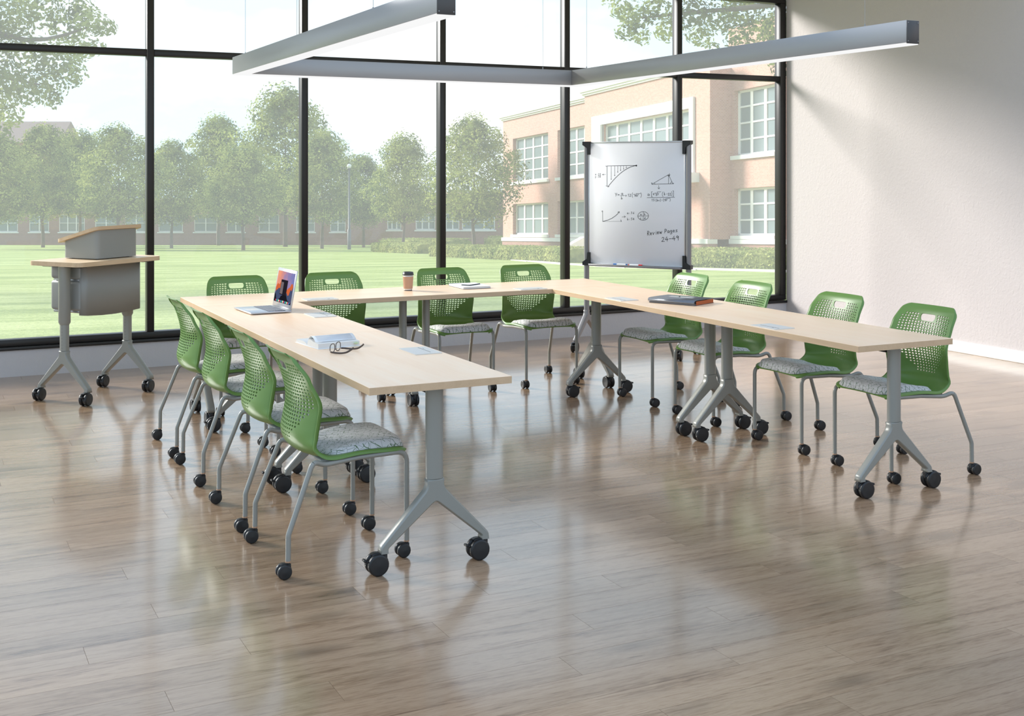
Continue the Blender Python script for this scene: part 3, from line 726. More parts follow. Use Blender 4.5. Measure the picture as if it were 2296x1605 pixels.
GL = {  # single-stroke letters on a 1 x 1 box, y down
 'R': [[(.1,0),(.05,1)],[(.08,.05),(.5,0),(.75,.2),(.55,.45),(.12,.5),(.8,1)]], 'P': [[(.2,0),(.1,1)],[(.15,.05),(.6,0),(.85,.25),(.6,.5),(.15,.55)]],
 'e': [[(.1,.72),(.7,.66),(.6,.48),(.35,.42),(.1,.7),(.3,.98),(.75,.9)]], 'v': [[(.05,.45),(.35,1),(.75,.42)]], 'i': [[(.4,.45),(.42,1)],[(.42,.2),(.45,.25)]],
 'w': [[(0,.45),(.22,1),(.45,.55),(.65,1),(.95,.42)]], 'a': [[(.75,.5),(.35,.42),(.08,.75),(.3,1),(.65,.85),(.75,.5),(.82,1)]],
 'g': [[(.75,.5),(.35,.42),(.1,.7),(.35,.95),(.7,.8),(.75,.5),(.75,1.2),(.4,1.4),(.1,1.25)]], 's': [[(.7,.45),(.3,.48),(.25,.65),(.65,.8),(.6,.97),(.1,1)]],
 '2': [[(.1,.25),(.4,.02),(.75,.2),(.6,.55),(.05,1),(.9,.98)]], '4': [[(.55,0),(.05,.65),(.9,.6)],[(.65,.3),(.6,1)]], '9': [[(.75,.15),(.35,.02),(.1,.3),(.4,.5),(.75,.2),(.65,1)]],
 '-': [[(.1,.55),(.9,.52)]], 'x': [[(.1,.4),(.8,1)],[(.8,.4),(.1,1)]], 'y': [[(.1,.4),(.45,.75)],[(.85,.35),(.2,1.3)]], 'Y': [[(.05,0),(.45,.5)],[(.95,0),(.35,1)]],
 '=': [[(.1,.45),(.9,.42)],[(.1,.7),(.9,.68)]], ':': [[(.4,.5),(.45,.55)],[(.4,.8),(.45,.85)]], 'b': [[(.2,0),(.12,1),(.55,.98),(.7,.7),(.4,.55),(.15,.75)]], 'c': [[(.75,.5),(.35,.45),(.1,.75),(.35,1),(.8,.92)]],
 'd': [[(.7,0),(.72,1)],[(.7,.6),(.35,.5),(.1,.78),(.35,1),(.7,.85)]], '+': [[(.1,.6),(.9,.58)],[(.5,.25),(.48,.95)]], '1': [[(.25,.25),(.55,0),(.5,1)]], '5': [[(.8,.02),(.25,.05),(.2,.42),(.65,.45),(.7,.85),(.1,1)]],
 '3': [[(.1,.1),(.6,.05),(.35,.4),(.7,.7),(.1,1)]], '8': [[(.65,.1),(.2,.2),(.7,.75),(.4,1),(.15,.75),(.7,.1)]], '6': [[(.65,.05),(.2,.55),(.3,1),(.7,.8),(.25,.6)]],
 '(': [[(.8,-.15),(.35,.3),(.35,.8),(.8,1.25)]], ')': [[(.2,-.15),(.65,.3),(.65,.8),(.2,1.25)]], '[': [[(.8,-.2),(.2,-.15),(.25,1.3),(.8,1.3)]], ']': [[(.2,-.2),(.8,-.2),(.8,1.3),(.2,1.3)]],
 'r': [[(0,.6),(.15,.55),(.3,1),(.5,-.1),(1.9,-.15)]], '.': [[(.35,.6),(.6,.6)]]}
def write(mb, txt, x, y, h, adv, slope=0, w=.0036, wid=.8):
    for ch in txt:
        if ch != ' ' and ch in GL:
            for st in GL[ch]: stroke(mb, [(x + p[0]*adv*wid, y + p[1]*h) for p in st], w)
        x += adv*(1.0 if ch not in 'i' else .7); y += slope*adv
crv = []
for k in range(15):
    t = k/14; crv.append((360+(662-360)*t, 548 - (548-326)*(1-(1-t)**1.75)))
hwb = MB()
stroke(hwb, [(352,326),(662,324)], .005); stroke(hwb, [(350,326),(350,542)], .005); stroke(hwb, crv, .0055)
stroke(hwb, arc(663,325,5,5,0,360,8), .007); stroke(hwb, [(336,322),(344,329),(336,334)], .003); stroke(hwb, [(336,536),(350,544),(360,538)], .003); stroke(hwb, [(358,552),(374,545)], .003)
for x, yb in ((395,468),(432,428),(465,391),(495,374),(527,360),(556,345)): stroke(hwb, [(x,327),(x,yb)], .0036); stroke(hwb, arc(x,yb,2,2,0,360,6), .005)
hwb.build('curve_sketch', M['ink'], wb, kind='stuff')
hwb = MB()
write(hwb, 'x:22', 220, 402, 22, 17, w=.0034); write(hwb, 'y:38', 218, 428, 22, 17, w=.0034); stroke(hwb, [(334,416),(302,418)], .0034); stroke(hwb, [(312,411),(300,418),(312,424)], .0034)
hwb.build('xy_values', M['ink'], wb, kind='stuff')
hwb = MB()
for st in ([(824,526),(1048,522)], [(830,522),(998,424)], [(998,424),(1042,522)], [(998,428),(998,522)], arc(830,524,28,20,-40,0,6), arc(998,424,14,14,40,140,6), arc(1042,522,24,24,180,245,6)): stroke(hwb, st, .0044)
write(hwb, 'a', 818, 500, 20, 16, w=.003); write(hwb, 'b', 1004, 408, 24, 16, w=.003); write(hwb, 'c', 1042, 505, 18, 16, w=.003)
stroke(hwb, [(896,538),(898,574)], .0036); stroke(hwb, [(886,563),(898,575),(908,562)], .0036)
hwb.build('triangle_sketch', M['ink'], wb, kind='stuff')
hwb = MB()
write(hwb, 'Y=', 436, 616, 34, 27, w=.0042); write(hwb, 'a', 500, 604, 32, 32, w=.004); stroke(hwb, [(492,646),(538,644)], .004); write(hwb, 'b', 500, 652, 30, 26, w=.004)
write(hwb, '+', 546, 630, 26, 18, w=.004); write(hwb, '12', 572, 626, 28, 19, w=.004); write(hwb, '(', 612, 618, 38, 20, w=.004); stroke(hwb, [(632,632),(642,628),(650,654),(660,624),(708,625)], .004); write(hwb, 'a', 656, 622, 32, 28, w=.004); stroke(hwb, [(678,634),(684,630),(684,642)], .003); write(hwb, ')', 706, 618, 38, 20, w=.004)
hwb.build('root_equation', M['ink'], wb, kind='stuff')
hwb = MB()
write(hwb, 'a', 778, 612, 36, 32, w=.004); write(hwb, '[', 816, 612, 36, 26, w=.004); write(hwb, 'x', 834, 610, 30, 26, w=.004); stroke(hwb, [(856,622),(866,618),(872,650),(882,608),(920,606)], .004); write(hwb, 'y', 880, 612, 26, 26, w=.004); write(hwb, '(', 928, 612, 38, 20, w=.004); write(hwb, 'b', 950, 610, 32, 22, w=.004); write(hwb, '-', 975, 618, 24, 16, w=.004); write(hwb, '22', 992, 620, 26, 18, w=.004); write(hwb, ')', 1026, 610, 36, 16, w=.004); write(hwb, ']', 1036, 606, 38, 22, w=.004)
stroke(hwb, [(776,668),(1060,666)], .0044)
write(hwb, '15', 822, 682, 24, 18, w=.0038); write(hwb, '(bc)', 862, 684, 22, 16, w=.0038); write(hwb, '.', 926, 680, 24, 16, w=.0038); write(hwb, '(', 940, 682, 24, 14, w=.0038); stroke(hwb, [(954,690),(960,686),(964,706),(970,680),(1006,676)], .0038); write(hwb, 'y', 970, 680, 20, 22, w=.0038); write(hwb, ')', 1008, 678, 26, 16, w=.0038)
hwb.build('fraction_equation', M['ink'], wb, kind='stuff')
hwb = MB()
stroke(hwb, [(301,812),(303,918)], .0042); stroke(hwb, [(303,918),(492,917)], .0022); stroke(hwb, [(306,916),(356,905),(404,884),(442,858),(466,836),(480,816)], .0052); stroke(hwb, [(464,822),(482,814),(482,830)], .004)
write(hwb, 'a', 292, 796, 18, 18, w=.0034); write(hwb, 'b', 496, 898, 22, 18, w=.0034)
stroke(hwb, [(512,871),(546,869)], .0036); stroke(hwb, [(534,860),(547,869),(534,880)], .0036)
hwb.build('growth_graph', M['ink'], wb, kind='stuff')
hwb = MB()
write(hwb, 'a:36', 564, 818, 22, 21, w=.0036); write(hwb, 'b:54', 566, 882, 24, 20, w=.0036)
hwb.build('ab_values', M['ink'], wb, kind='stuff')
hwb = MB()
stroke(hwb, arc(735,863,56,46,0,360,28), .0044); stroke(hwb, [(680,865),(792,863)], .004); stroke(hwb, [(736,818),(735,908)], .004)
write(hwb, 'a', 702, 832, 24, 24, w=.0036); write(hwb, 'b', 744, 830, 24, 22, w=.0036); write(hwb, 'c', 700, 874, 22, 22, w=.0036); write(hwb, 'd', 744, 874, 22, 22, w=.0036)
hwb.build('quartered_circle', M['ink'], wb, kind='stuff')
hwb = MB()
write(hwb, 'Review', 778, 1026, 44, 27, -.12, w=.0052, wid=.95); write(hwb, 'Pages', 956, 1006, 42, 28, -.10, w=.0052, wid=.95); write(hwb, '24-49', 926, 1090, 48, 37, -.09, w=.0054, wid=.9)
hwb.build('reminder_note', M['ink'], wb, kind='stuff')
def marker(x, mcol, name, lab):
    c = mid + Matrix.Rotation(brz, 3, 'Z') @ Vector((x, -.046, BZ0+.0145))
    o = empty(name, c, brz, label=lab, cat='marker')
    MB().cyl((-.055, 0, 0), (.03, 0, 0), .0085, n=12).build('barrel', M['white'], o)
    MB().cyl((.03, 0, 0), (.062, 0, 0), .0087, n=12).build('cap', mcol, o); MB().cyl((-.066, 0, 0), (-.055, 0, 0), .007, .0085, n=12).build('end_plug', mcol, o)
    return o
m1 = marker(-.135, M['blue'], 'marker', 'white marker with blue cap lying on the whiteboard tray'); m1.rotation_euler.z += PI
marker(.01, M['red'], 'marker', 'white marker with red cap lying on the whiteboard tray')

# ------------------------------------------------------------------ things on the tables
# laptop: local x towards the hinge, y along the width
lp = empty('laptop', (.282, 2.655, TABLE_H), math.radians(3), label='open silver laptop showing a mountain wallpaper', cat='laptop')
LWd, LD = .335, .245
MB().rbox(-LD/2, LD/2, -LWd/2, LWd/2, .004, .013, .003, 2).build('base', M['alu'], lp)
for x in (-LD/2+.03, LD/2-.03):
    for y in (-LWd/2+.03, LWd/2-.03): MB().cyl((x, y, 0), (x, y, .0045), .008, n=8).build('foot', M['blacker'], lp)
MB().box(-.10, -.03, -.05, .05, .013, .0133).build('trackpad', M['silver'], lp)
kb = MB().box(-.012, .098, -.145, .145, .0130, .0132).build('keyboard', M['darkgrey'], lp)
km = MB().rbox(-.0072, .0072, -.0088, .0088, 0, .0022, .001, 1).mesh('key', M['keys'])
for r in range(6):
    for c in range(14): link('key', km, kb, loc=(.0 + r*.0172, -.1345 + c*.0207, .0131))
lidt = math.radians(10); LH_ = .232
lid = MB().rbox(-.004, .003, -LWd/2, LWd/2, 0, LH_, .002, 1).build('screen_lid', M['alu'], lp); lid.location = (LD/2-.004, 0, .013); lid.rotation_euler = (0, lidt, 0)
def scr(y0, y1, z0, z1): return [(-.0046, y0, z0), (-.0046, y1, z0), (-.0046, y1, z1), (-.0046, y0, z1)]
def scrmat():
    m = bpy.data.materials.new('laptop screen'); m.use_nodes = True; t = m.node_tree; t.nodes.clear(); L = t.links.new
    tc = nd(t, 'ShaderNodeTexCoord'); sp = nd(t, 'ShaderNodeSeparateXYZ'); L(tc.outputs['Object'], sp.inputs[0])
    n = nd(t, 'ShaderNodeTexNoise', Scale=14.0, Detail=2.0); L(tc.outputs['Object'], n.inputs['Vector'])
    ad = nd(t, 'ShaderNodeMath', operation='MULTIPLY_ADD'); ad.inputs[1].default_value = 3.2; L(sp.outputs[1], ad.inputs[0]); L(n.outputs['Fac'], ad.inputs[2])
    r = ramp(t, [(.1, lin(120, 120, 170)), (.5, lin(160, 130, 160)), (.75, lin(214, 140, 120)), (1.0, lin(226, 150, 120))]); L(ad.outputs[0], r.inputs['Fac'])
    e = nd(t, 'ShaderNodeEmission', Strength=.8); L(r.outputs[0], e.inputs[0]); o = nd(t, 'ShaderNodeOutputMaterial'); L(e.outputs[0], o.inputs[0]); return m
sm = MB().add(scr(-LWd/2+.016, LWd/2-.016, .028, LH_-.018), [(3, 2, 1, 0)]); sc = sm.build('display', scrmat(), lid)
def mtn(seed, base, amp, tone, off, jag):
    rnd = random.Random(seed); n = 16; y0, y1 = -LWd/2+.016, LWd/2-.016
    tops = [base + amp*math.sin(seed+k*.55) + rnd.uniform(-jag, jag) for k in range(n+1)]
    m = MB()
    for k in range(n):
        a, b = y0+(y1-y0)*k/n, y0+(y1-y0)*(k+1)/n
        m.add([(-off, a, .028), (-off, b, .028), (-off, b, tops[k+1]), (-off, a, tops[k])], [(3, 2, 1, 0)])
    return m.build('display_mountains', emit('display tone', tone, .8), sc)
mtn(1, .125, .02, lin(196, 96, 56), .0048, .012); mtn(2.2, .108, .022, lin(66, 76, 104), .0050, .014); mtn(4, .068, .022, lin(24, 24, 32), .0052, .012)
MB().add([(-.0054, -.05, .075), (-.0054, .07, .075), (-.0054, .07, .165), (-.0054, -.05, .165)], [(3, 2, 1, 0)]).add([(-.00545, .02, .08), (-.00545, .066, .08), (-.00545, .066, .15), (-.00545, .02, .15)], [(3, 2, 1, 0)], 1).build('display_window', [emit('display dark', lin(34, 30, 38), .8), emit('display text', lin(110, 100, 104), .8)], sc)
ic = MB(); rnd = random.Random(3)
cols = [emit('icon', lin(*c), .8) for c in ((70, 150, 220), (220, 80, 80), (240, 240, 240), (90, 190, 120))]
for k in range(14): ic.add([(-.0056, -.13+k*.0186, .031), (-.0056, -.13+k*.0186+.012, .031), (-.0056, -.13+k*.0186+.012, .042), (-.0056, -.13+k*.0186, .042)], [(3, 2, 1, 0)], k % 4)
ic.build('display_dock', cols, sc)
MB().disc((-.0042, 0, LH_-.009), (-1, 0, 0), [(.002, 0), (.002, .0006)], 10).build('webcam', M['blacker'], lid)

# open book
bk = empty('open_book', (.212, 1.185, TABLE_H), math.radians(-84), label='thick open paperback lying face up beside the eyeglasses', cat='book')
# local x across the spread (spine near x=-.05... pages lie to -x and +x), y along the spine
def page_block(x0, x1, hs):      # hs: list of (x, height)
    m = MB(); R = []
    for x, h in hs: R.append([(x, -.105, .002), (x, .105, .002), (x, .105, h), (x, -.105, h)])
    return m.rings(R, 0, False)
page_block(0, 0, [(.0, .004), (.008, .022), (.02, .033), (.035, .036), (.055, .032), (.08, .027), (.133, .025)]).build('right_pages', M['paper'], bk)
page_block(0, 0, [(-.13, .017), (-.06, .018), (-.03, .0165), (-.012, .012), (.0, .003)]).build('left_pages', M['paper'], bk)
lf = MB(); R = []
for k in range(13):
    t = k/12; x = .004 + .094*t; z = .012 + .040*math.sin(PI*min(1, t*1.02))**.7*(1-.5*t) + .016*t
    R.append([(x, -.104, z), (x, .104, z), (x, .104, z+.0012), (x, -.104, z+.0012)])
lf.rings(R).build('lifted_pages', M['white'], bk)
pr = MB()
for k in range(22):
    yy = -.125 + k*.0115
    for j in range(4): t0 = .42+.13*j; pass
pr = MB()
for k in range(20):
    xx = .05 + .045*k/19; t = (xx-.004)/.094; z = .012 + .040*math.sin(PI*min(1, t*1.02))**.7*(1-.5*t) + .016*t + .0016
    pr.add([(xx, -.09, z), (xx, .09, z), (xx+.0009, .09, z-.0002), (xx+.0009, -.09, z-.0002)], [(0, 1, 2, 3)])
pr.build('printed_lines', M['print'], bk)
MB().rbox(-.138, .14, -.109, .109, 0, .0022, .0008, 1).build('cover', M['white'], bk)
MB().box(.12, .152, .075, .095, .016, .0166).build('sticky_tab', M['tab'], bk)

# eyeglasses
gl = empty('eyeglasses', (.1705, .933, TABLE_H), math.radians(-42), label='brown-framed eyeglasses lying upside down beside the open book', cat='glasses')
# local: fronts along y, temples along +x ; rests on rims and temple tips
def rim(cy):
    P = []
    for k in range(19):
        q = 2*PI*k/18; x, z = math.cos(q), math.sin(q)
        P.append((-.002*abs(cy)/.03, cy + .026*math.copysign(abs(x)**.75, x), .0215 + .0195*math.copysign(abs(z)**.75, z)))
    return P
for cy in (-.032, .032):
    MB().sweep(rim(cy), .0020, .0020, n=8, up=(1, 0, 0)).build('rim', M['frameglass'], gl)
    lens = MB(); pts = rim(cy)[:-1]; lens.add(pts, [tuple(range(len(pts)))]); lens.build('lens', M['glass'], gl)
MB().sweep([(-.001, -.008, .014), (-.004, 0, .011), (-.001, .008, .014)], .002, n=8, up=(1, 0, 0)).build('bridge', M['frameglass'], gl)
for s in (-1, 1):
    MB().sweep(catmull([(0, s*.060, .009), (.012, s*.067, .008), (.05, s*.069, .006), (.08, s*.066, .010), (.10, s*.062, .021), (.114, s*.058, .032)], 4), .0018, .0042, n=8, up=(0, 0, 1)).build('temple', M['frameglass'], gl)

# coffee cup
cu = empty('coffee_cup', (1.496, 3.40, TABLE_H), label='brown-sleeved paper coffee cup with black lid on the window-side table', cat='cup')
MB().lathe([(.027, 0), (.0285, .002), (.0355, .112), (.033, .112)], 28).build('cup_body', M['cup'], cu)
MB().lathe([(.0275, .0), (.0286, .0), (.0289, .006), (.0275, .006)], 28).build('cup_base', M['darkgrey'], cu)
slv = MB(); R = []
for z in (.014, .098):
    r = .0285 + (.0355-.0285)*(z/.112) + .0012; R.append([(( r + (.0006 if k % 2 else -.0003))*math.cos(2*PI*k/72), (r + (.0006 if k % 2 else -.0003))*math.sin(2*PI*k/72), z) for k in range(72)])
slv.rings(R, 0, False, False).build('cup_sleeve', M['sleeve'], cu)
MB().lathe([(.034, .108), (.0395, .108), (.0402, .112), (.0395, .116), (.037, .117), (.0362, .127), (.035, .129), (.032, .1295), (.031, .126), (.01, .125)], 28).build('cup_lid', M['darkgrey'], cu)

# white notebook with phone and pen
nb = empty('notebook', (1.978, 3.437, TABLE_H), math.radians(-2), label='white notebook under a phone on the window-side table', cat='notebook')
MB().prism(rpoly(-.105, .105, -.142, .142, .006, 3), 0, .0025).build('back_cover', M['darkgrey'], nb)
MB().prism(rpoly(-.103, .103, -.14, .14, .004, 3), .0025, .0145).build('page_block', M['paper'], nb)
MB().prism(rpoly(-.105, .105, -.142, .142, .006, 3), .0145, .0165).build('front_cover', M['white'], nb)
ph = empty('phone', (1.985, 3.43, TABLE_H+.0165), math.radians(-58), label='white-faced phone lying on the white notebook', cat='phone')
MB().prism(rpoly(-.036, .036, -.072, .072, .009, 4), 0, .006, smooth=True).build('phone_body', M['blacker'], ph)
MB().prism(rpoly(-.0345, .0345, -.0705, .0705, .008, 4), .006, .0075).build('phone_front', M['white'], ph)

# expanding folder
bi = empty('document_folder', (2.755, 1.93, TABLE_H), math.radians(25), label='dark grey expanding folder with orange pockets on the table', cat='folder')
MB().prism(rpoly(-.12, .12, -.165, .165, .006, 3), 0, .003).build('back_cover', M['darkgrey'], bi)
for k in range(3): MB().prism(rpoly(-.123, .105, -.163+.003*k, .163, .004, 2), .004+.0075*k, .0095+.0075*k).build('pocket', M['darkgrey' if k % 2 else 'binder'], bi)
MB().box(-.10, .112, -.1645, -.1632, .003, .026).build('pocket_lining', M['orange'], bi)
fl = MB(); R = []
for x, z in ((-.126, .012), (-.128, .022), (-.120, .0285), (-.10, .031), (.0, .031), (.12, .029)):
    R.append([(x, -.166, z), (x, .166, z), (x, .166, z+.002), (x, -.166, z+.002)])
fl.rings(R).build('flap', M['binder'], bi)
MB().box(-.005, .028, -.08, .09, .033, .0334).build('name_plate', M['silver'], bi)
MB().disc((.012, .02, .033), (0, 0, 1), [(.006, 0), (.006, .003), (.003, .004)], 12).build('snap_button', M['blacker'], bi)

# ================================================================== outdoors
SLOPE = .0541
def ground(p):
    w = (Vector((p[0], p[1], 0)) - Vector((CAM.x, CAM.y, 0))).dot(FWD); return -.15 - SLOPE*(w-10)
def rw(r, w, h=0):
    p = Vector((CAM.x, CAM.y, 0)) + RGT*r + FWD*w; p.z = ground(p) + h; return p
def pxw(px, w, h=0): return rw((px-1148)/FPX*w, w, h)
# lawn: sloping gently away from the room
lw = MB(); NG = 14; V = []
c0 = [(-90, 6.5), (110, 6.5), (110, 260), (-170, 260)]
def edge_y(x): return YW+.18
V = [(-60, YW+.18), (60, YW+.18)]
A = Vector((-140, YW+.18, 0)); B = Vector((160, YW+.18, 0)); Cc = Vector((160, 330, 0)); Dd = Vector((-140, 330, 0))
for p in (A, B, Cc, Dd): p.z = ground(p)
lw.add([A[:], B[:], Cc[:], Dd[:]], [(0, 1, 2, 3)]).build('lawn_ground', M['lawn'], kind='structure', label='wide sunlit green lawn sloping away outside')

# concrete path crossing the lawn
pp = MB(); C1 = [(845, 104), (900, 92), (985, 76), (1080, 64), (1180, 54.5), (1275, 48.2), (1400, 44.0), (1560, 41.5), (1800, 38.5), (2100, 36)]
for (x0, w0), (x1, w1) in zip(C1, C1[1:]):
    a, b, c, d = [pxw(x, w, .03) for x, w in ((x0, w0*.985), (x1, w1*.975), (x1, w1*1.02), (x0, w0*1.02))]
    lo = [Vector((q.x, q.y, q.z-.15)) for q in (a, b, c, d)]
    pp.add([q[:] for q in (a, b, c, d)] + [q[:] for q in lo], [(0, 1, 2, 3), (0, 4, 5, 1), (2, 6, 7, 3)])
pp.build('garden_path', M['path'], label='pale concrete path curving across the lawn', kind='structure')

# ---- brick school building on the right
W0, KK = 72.0, .414; NNL = math.hypot(KK, 1); EV = (KK/NNL, -1/NNL); NV = (-1/NNL, -KK/NNL); R0_ = (1128-1148)/FPX*W0
def bl(s, n, h): return rw(R0_ + s*EV[0] + n*NV[0], W0 + s*EV[1] + n*NV[1], h)
def sx(px, n):
    a = (px-1148)/FPX; return (a*(W0+n*NV[1]) - (R0_+n*NV[0]))/(EV[0]-a*EV[1])
ORG = bl(0, 0, 0)
hall = empty('brick_building', ORG, label='two-storey salmon brick building with white trim and gridded windows', cat='building')
def bbox(mb, s0, s1, n0, n1, h0, h1, mat=0):
    vs = [bl(s, n, h)-ORG for h in (h0, h1) for s, n in ((s0, n0), (s1, n0), (s1, n1), (s0, n1))]
    return mb.add([v[:] for v in vs], [(3, 2, 1, 0), (4, 5, 6, 7), (0, 1, 5, 4), (1, 2, 6, 5), (2, 3, 7, 6), (3, 0, 4, 7)], mat)
def facade(name, s0, s1, n, h0, h1, holes, depth=.35):
    """brick wall with real window openings"""
    m = MB(); ss = sorted({s0, s1} | {q for h in holes for q in h[:2]}); hs = sorted({h0, h1} | {q for h in holes for q in h[2:]})
    for a, b in zip(ss, ss[1:]):
        for c, d in zip(hs, hs[1:]):
            if any(x[0] <= a and b <= x[1] and x[2] <= c and d <= x[3] for x in holes): continue
            bbox(m, a, b, n-depth, n, c, d)
    return m.build(name, M['brick'], hall)
def bwin(s0, s1, h0, h1, n, nc, nr, wide=None):
    o = MB(); fw = .09
    bbox(o, s0, s1, n-.30, n-.2, h0, h0+fw); bbox(o, s0, s1, n-.30, n-.2, h1-fw, h1); bbox(o, s0, s0+fw*1.4, n-.30, n-.2, h0, h1); bbox(o, s1-fw*1.4, s1, n-.30, n-.2, h0, h1)
    wnd = o.build('window', M['stone'], hall)
    cs = [s0 + (s1-s0)*i/nc for i in range(nc+1)]; rs = [h0 + (h1-h0)*i/nr for i in range(nr+1)]
    for i in range(1, nc): bbox(MB(), 0, 0, 0, 0, 0, 0); m = MB(); bbox(m, cs[i]-.09, cs[i]+.09, n-.29, n-.21, h0, h1); m.build('muntin', M['stone'], wnd)
    for j in range(1, nr): m = MB(); bbox(m, s0, s1, n-.285, n-.215, rs[j]-.035, rs[j]+.035); m.build('muntin', M['stone'], wnd)
    for i in range(nc):
        for j in range(nr): m = MB(); bbox(m, cs[i]+.05, cs[i+1]-.05, n-.262, n-.25, rs[j]+.02, rs[j+1]-.02); m.build('pane', M['pane'], wnd)
    m = MB(); bbox(m, s0-.1, s1+.1, n-.2, n+.12, h0-.16, h0); m.build('window_sill', M['stone'], hall)
SB0, SB1, NB = sx(1311, 1.0), sx(1592, 1.0), 1.0
SR1 = sx(1790, 0)
lw1 = [(sx(a, 0), sx(b, 0)) for a, b in ((1150, 1229), (1250, 1322))]
hol = [(a, b, h0, h1) for a, b in lw1 for h0, h1 in ((4.25, 6.8), (1.2, 2.98))]
facade('front_wall', 0, SB0+.5, 0, 1.0, 7.95, hol)
for a, b in lw1: bwin(a, b, 4.25, 6.8, 0, 4, 4); bwin(a, b, 1.2, 2.98, 0, 4, 2)
rwn = (sx(1638, 0)+.25, sx(1738, 0))
facade('wing_wall', SB1-.2, SR1, 0, 1.0, 9.6, [(rwn[0], rwn[1], 4.38, 7.02), (rwn[0], rwn[1], 1.15, 3.06)])
bwin(rwn[0], rwn[1], 4.38, 7.02, 0, 3, 4); bwin(rwn[0], rwn[1], 1.15, 3.06, 0, 3, 3)
bigw = (sx(1350, NB), sx(1549, NB))
facade('entrance_wall', SB0, SB1, NB, 1.0, 8.0, [(bigw[0], bigw[1], 3.9, 6.45), (sx(1400, NB), sx(1500, NB), 1.0, 3.4)])
bwin(bigw[0], bigw[1], 3.9, 6.45, NB, 7, 4)
m = MB(); a, b = sx(1330, NB), sx(1558, NB)
bbox(m, a, b, NB-.1, NB+.1, 6.45, 6.9); bbox(m, a, bigw[0], NB-.1, NB+.1, 1.0, 6.45); bbox(m, bigw[1], b, NB-.1, NB+.1, 3.6, 6.45); m.build('window_surround', M['stone'], hall)
m = MB(); bbox(m, SB1-.35, SB1, -.3, NB-.35, 1.0, 8.0); bbox(m, SB0, SB0+.3, -.3, NB-.35, 1.0, 8.0); m.build('return_wall', M['brick'], hall)
for s0, s1, n, h in ((-.15, SB0, 0, 7.95), (SB0-.15, SB1+.15, NB, 8.0)):
    for k, (dz0, dz1, out) in enumerate(((0, .09, .08), (.09, .18, .18), (.18, .28, .26))):
        m = MB(); bbox(m, s0, s1, n-.35, n+out, h+dz0, h+dz1); m.build('cornice', M['stone'], hall)
for s0, s1, n in ((0, SB0, 0), (SB0, SB1, NB), (SB1, SR1, 0)):
    m = MB(); bbox(m, s0, s1, n-.35, n+.06, 0, .82); m.build('brick_plinth', M['brickd'], hall)
    m = MB(); bbox(m, s0, s1, n-.35, n+.12, .82, 1.02); m.build('stone_ledge', M['stone'], hall)
m = MB(); bbox(m, -.0, SR1, -8, -.34, 0, 7.7); m.build('building_core', M['brickd'], hall)
# entrance canopy and stair walls
m = MB(); bbox(m, sx(1395, NB), sx(1568, NB), NB, NB+1.2, 3.35, 3.75); m.build('entrance_canopy', M['stone'], hall)
for a in (1400, 1552):
    m = MB(); s_ = sx(a, NB); bbox(m, s_, s_+.35, NB+.7, NB+1.05, .9, 3.36); m.build('canopy_column', M['stone'], hall)
for a in (1300, ):
    s_ = sx(1306, 1.6); m = MB()
    vs = [bl(s, n, h)-ORG for s in (s_, s_+.5) for n, h in ((NB, 0), (NB+2.0, 0), (NB+2.0, .45), (NB+.7, 1.1), (NB, 1.1))]
    m.add([v[:] for v in vs], [(0, 1, 2, 3, 4), (9, 8, 7, 6, 5)] + [(i, i+5, (i+1) % 5+5, (i+1) % 5) for i in range(5)]); m.build('stair_wall', M['stone'], hall)
m = MB()
for k in range(6): bbox(m, sx(1310, 2.2)+.3, SB1-1.5, NB, NB+2.0-.3*k, .15*k, .15*(k+1))
m.build('entrance_steps', M['path'], hall)

# ---- long low brick building behind the trees
def block(name, px0, px1, w, hgt, label, wins, mat, roofh=0):
    c = pxw((px0+px1)/2, w); o = empty(name, c, -YAW, label=label, cat='building')
    hw = (px1-px0)/2/FPX*w; dep = 9
    def lz(x): return 0
    m = MB(); m.box(-hw, hw, 0.25, dep, -1.5, hgt); m.build('wall', mat, o)
    ss = sorted({-hw, hw} | {q for a in wins for q in a[:2]}); hs = sorted({-1.5, hgt} | {q for a in wins for q in a[2:4]})
    m = MB()
    for a, b in zip(ss, ss[1:]):
        for c_, d in zip(hs, hs[1:]):
            if any(x[0] <= a+1e-6 and b-1e-6 <= x[1] and x[2] <= c_+1e-6 and d-1e-6 <= x[3] for x in wins): continue
            m.box(a, b, 0, .26, c_, d)
    m.build('front_wall', mat, o)
    for a, b, h0, h1, nc in wins:
        f = MB(); f.box(a, b, .08, .16, h0, h0+.1); f.box(a, b, .08, .16, h1-.1, h1); f.box(a, a+.1, .08, .16, h0, h1); f.box(b-.1, b, .08, .16, h0, h1)
        for i in range(1, nc): xx = a+(b-a)*i/nc; f.box(xx-.06, xx+.06, .09, .15, h0, h1)
        f.box(a, b, .1, .14, (h0+h1)/2-.03, (h0+h1)/2+.03)
        wo = f.build('window', M['stone'], o)
        for i in range(nc): MB().box(a+(b-a)*i/nc+.05, a+(b-a)*(i+1)/nc-.05, .18, .2, h0+.05, h1-.05).build('pane', M['pane'], wo)
        MB().box(a-.12, b+.12, -.1, .1, h0-.14, h0).build('window_sill', M['stone'], o)
    if roofh:
        m = MB(); A_ = [(-hw-.4, -.4, hgt), (hw+.4, -.4, hgt), (hw+.4, dep+.4, hgt), (-hw-.4, dep+.4, hgt)]; m.add(A_ + [(-hw-.4, dep/2, hgt+roofh), (hw+.4, dep/2, hgt+roofh)], [(0, 1, 5, 4), (2, 3, 4, 5), (1, 2, 5), (3, 0, 4), (3, 2, 1, 0)]); m.build('roof', M['roof'], o)
    return o
wv = []
WL = 140.0
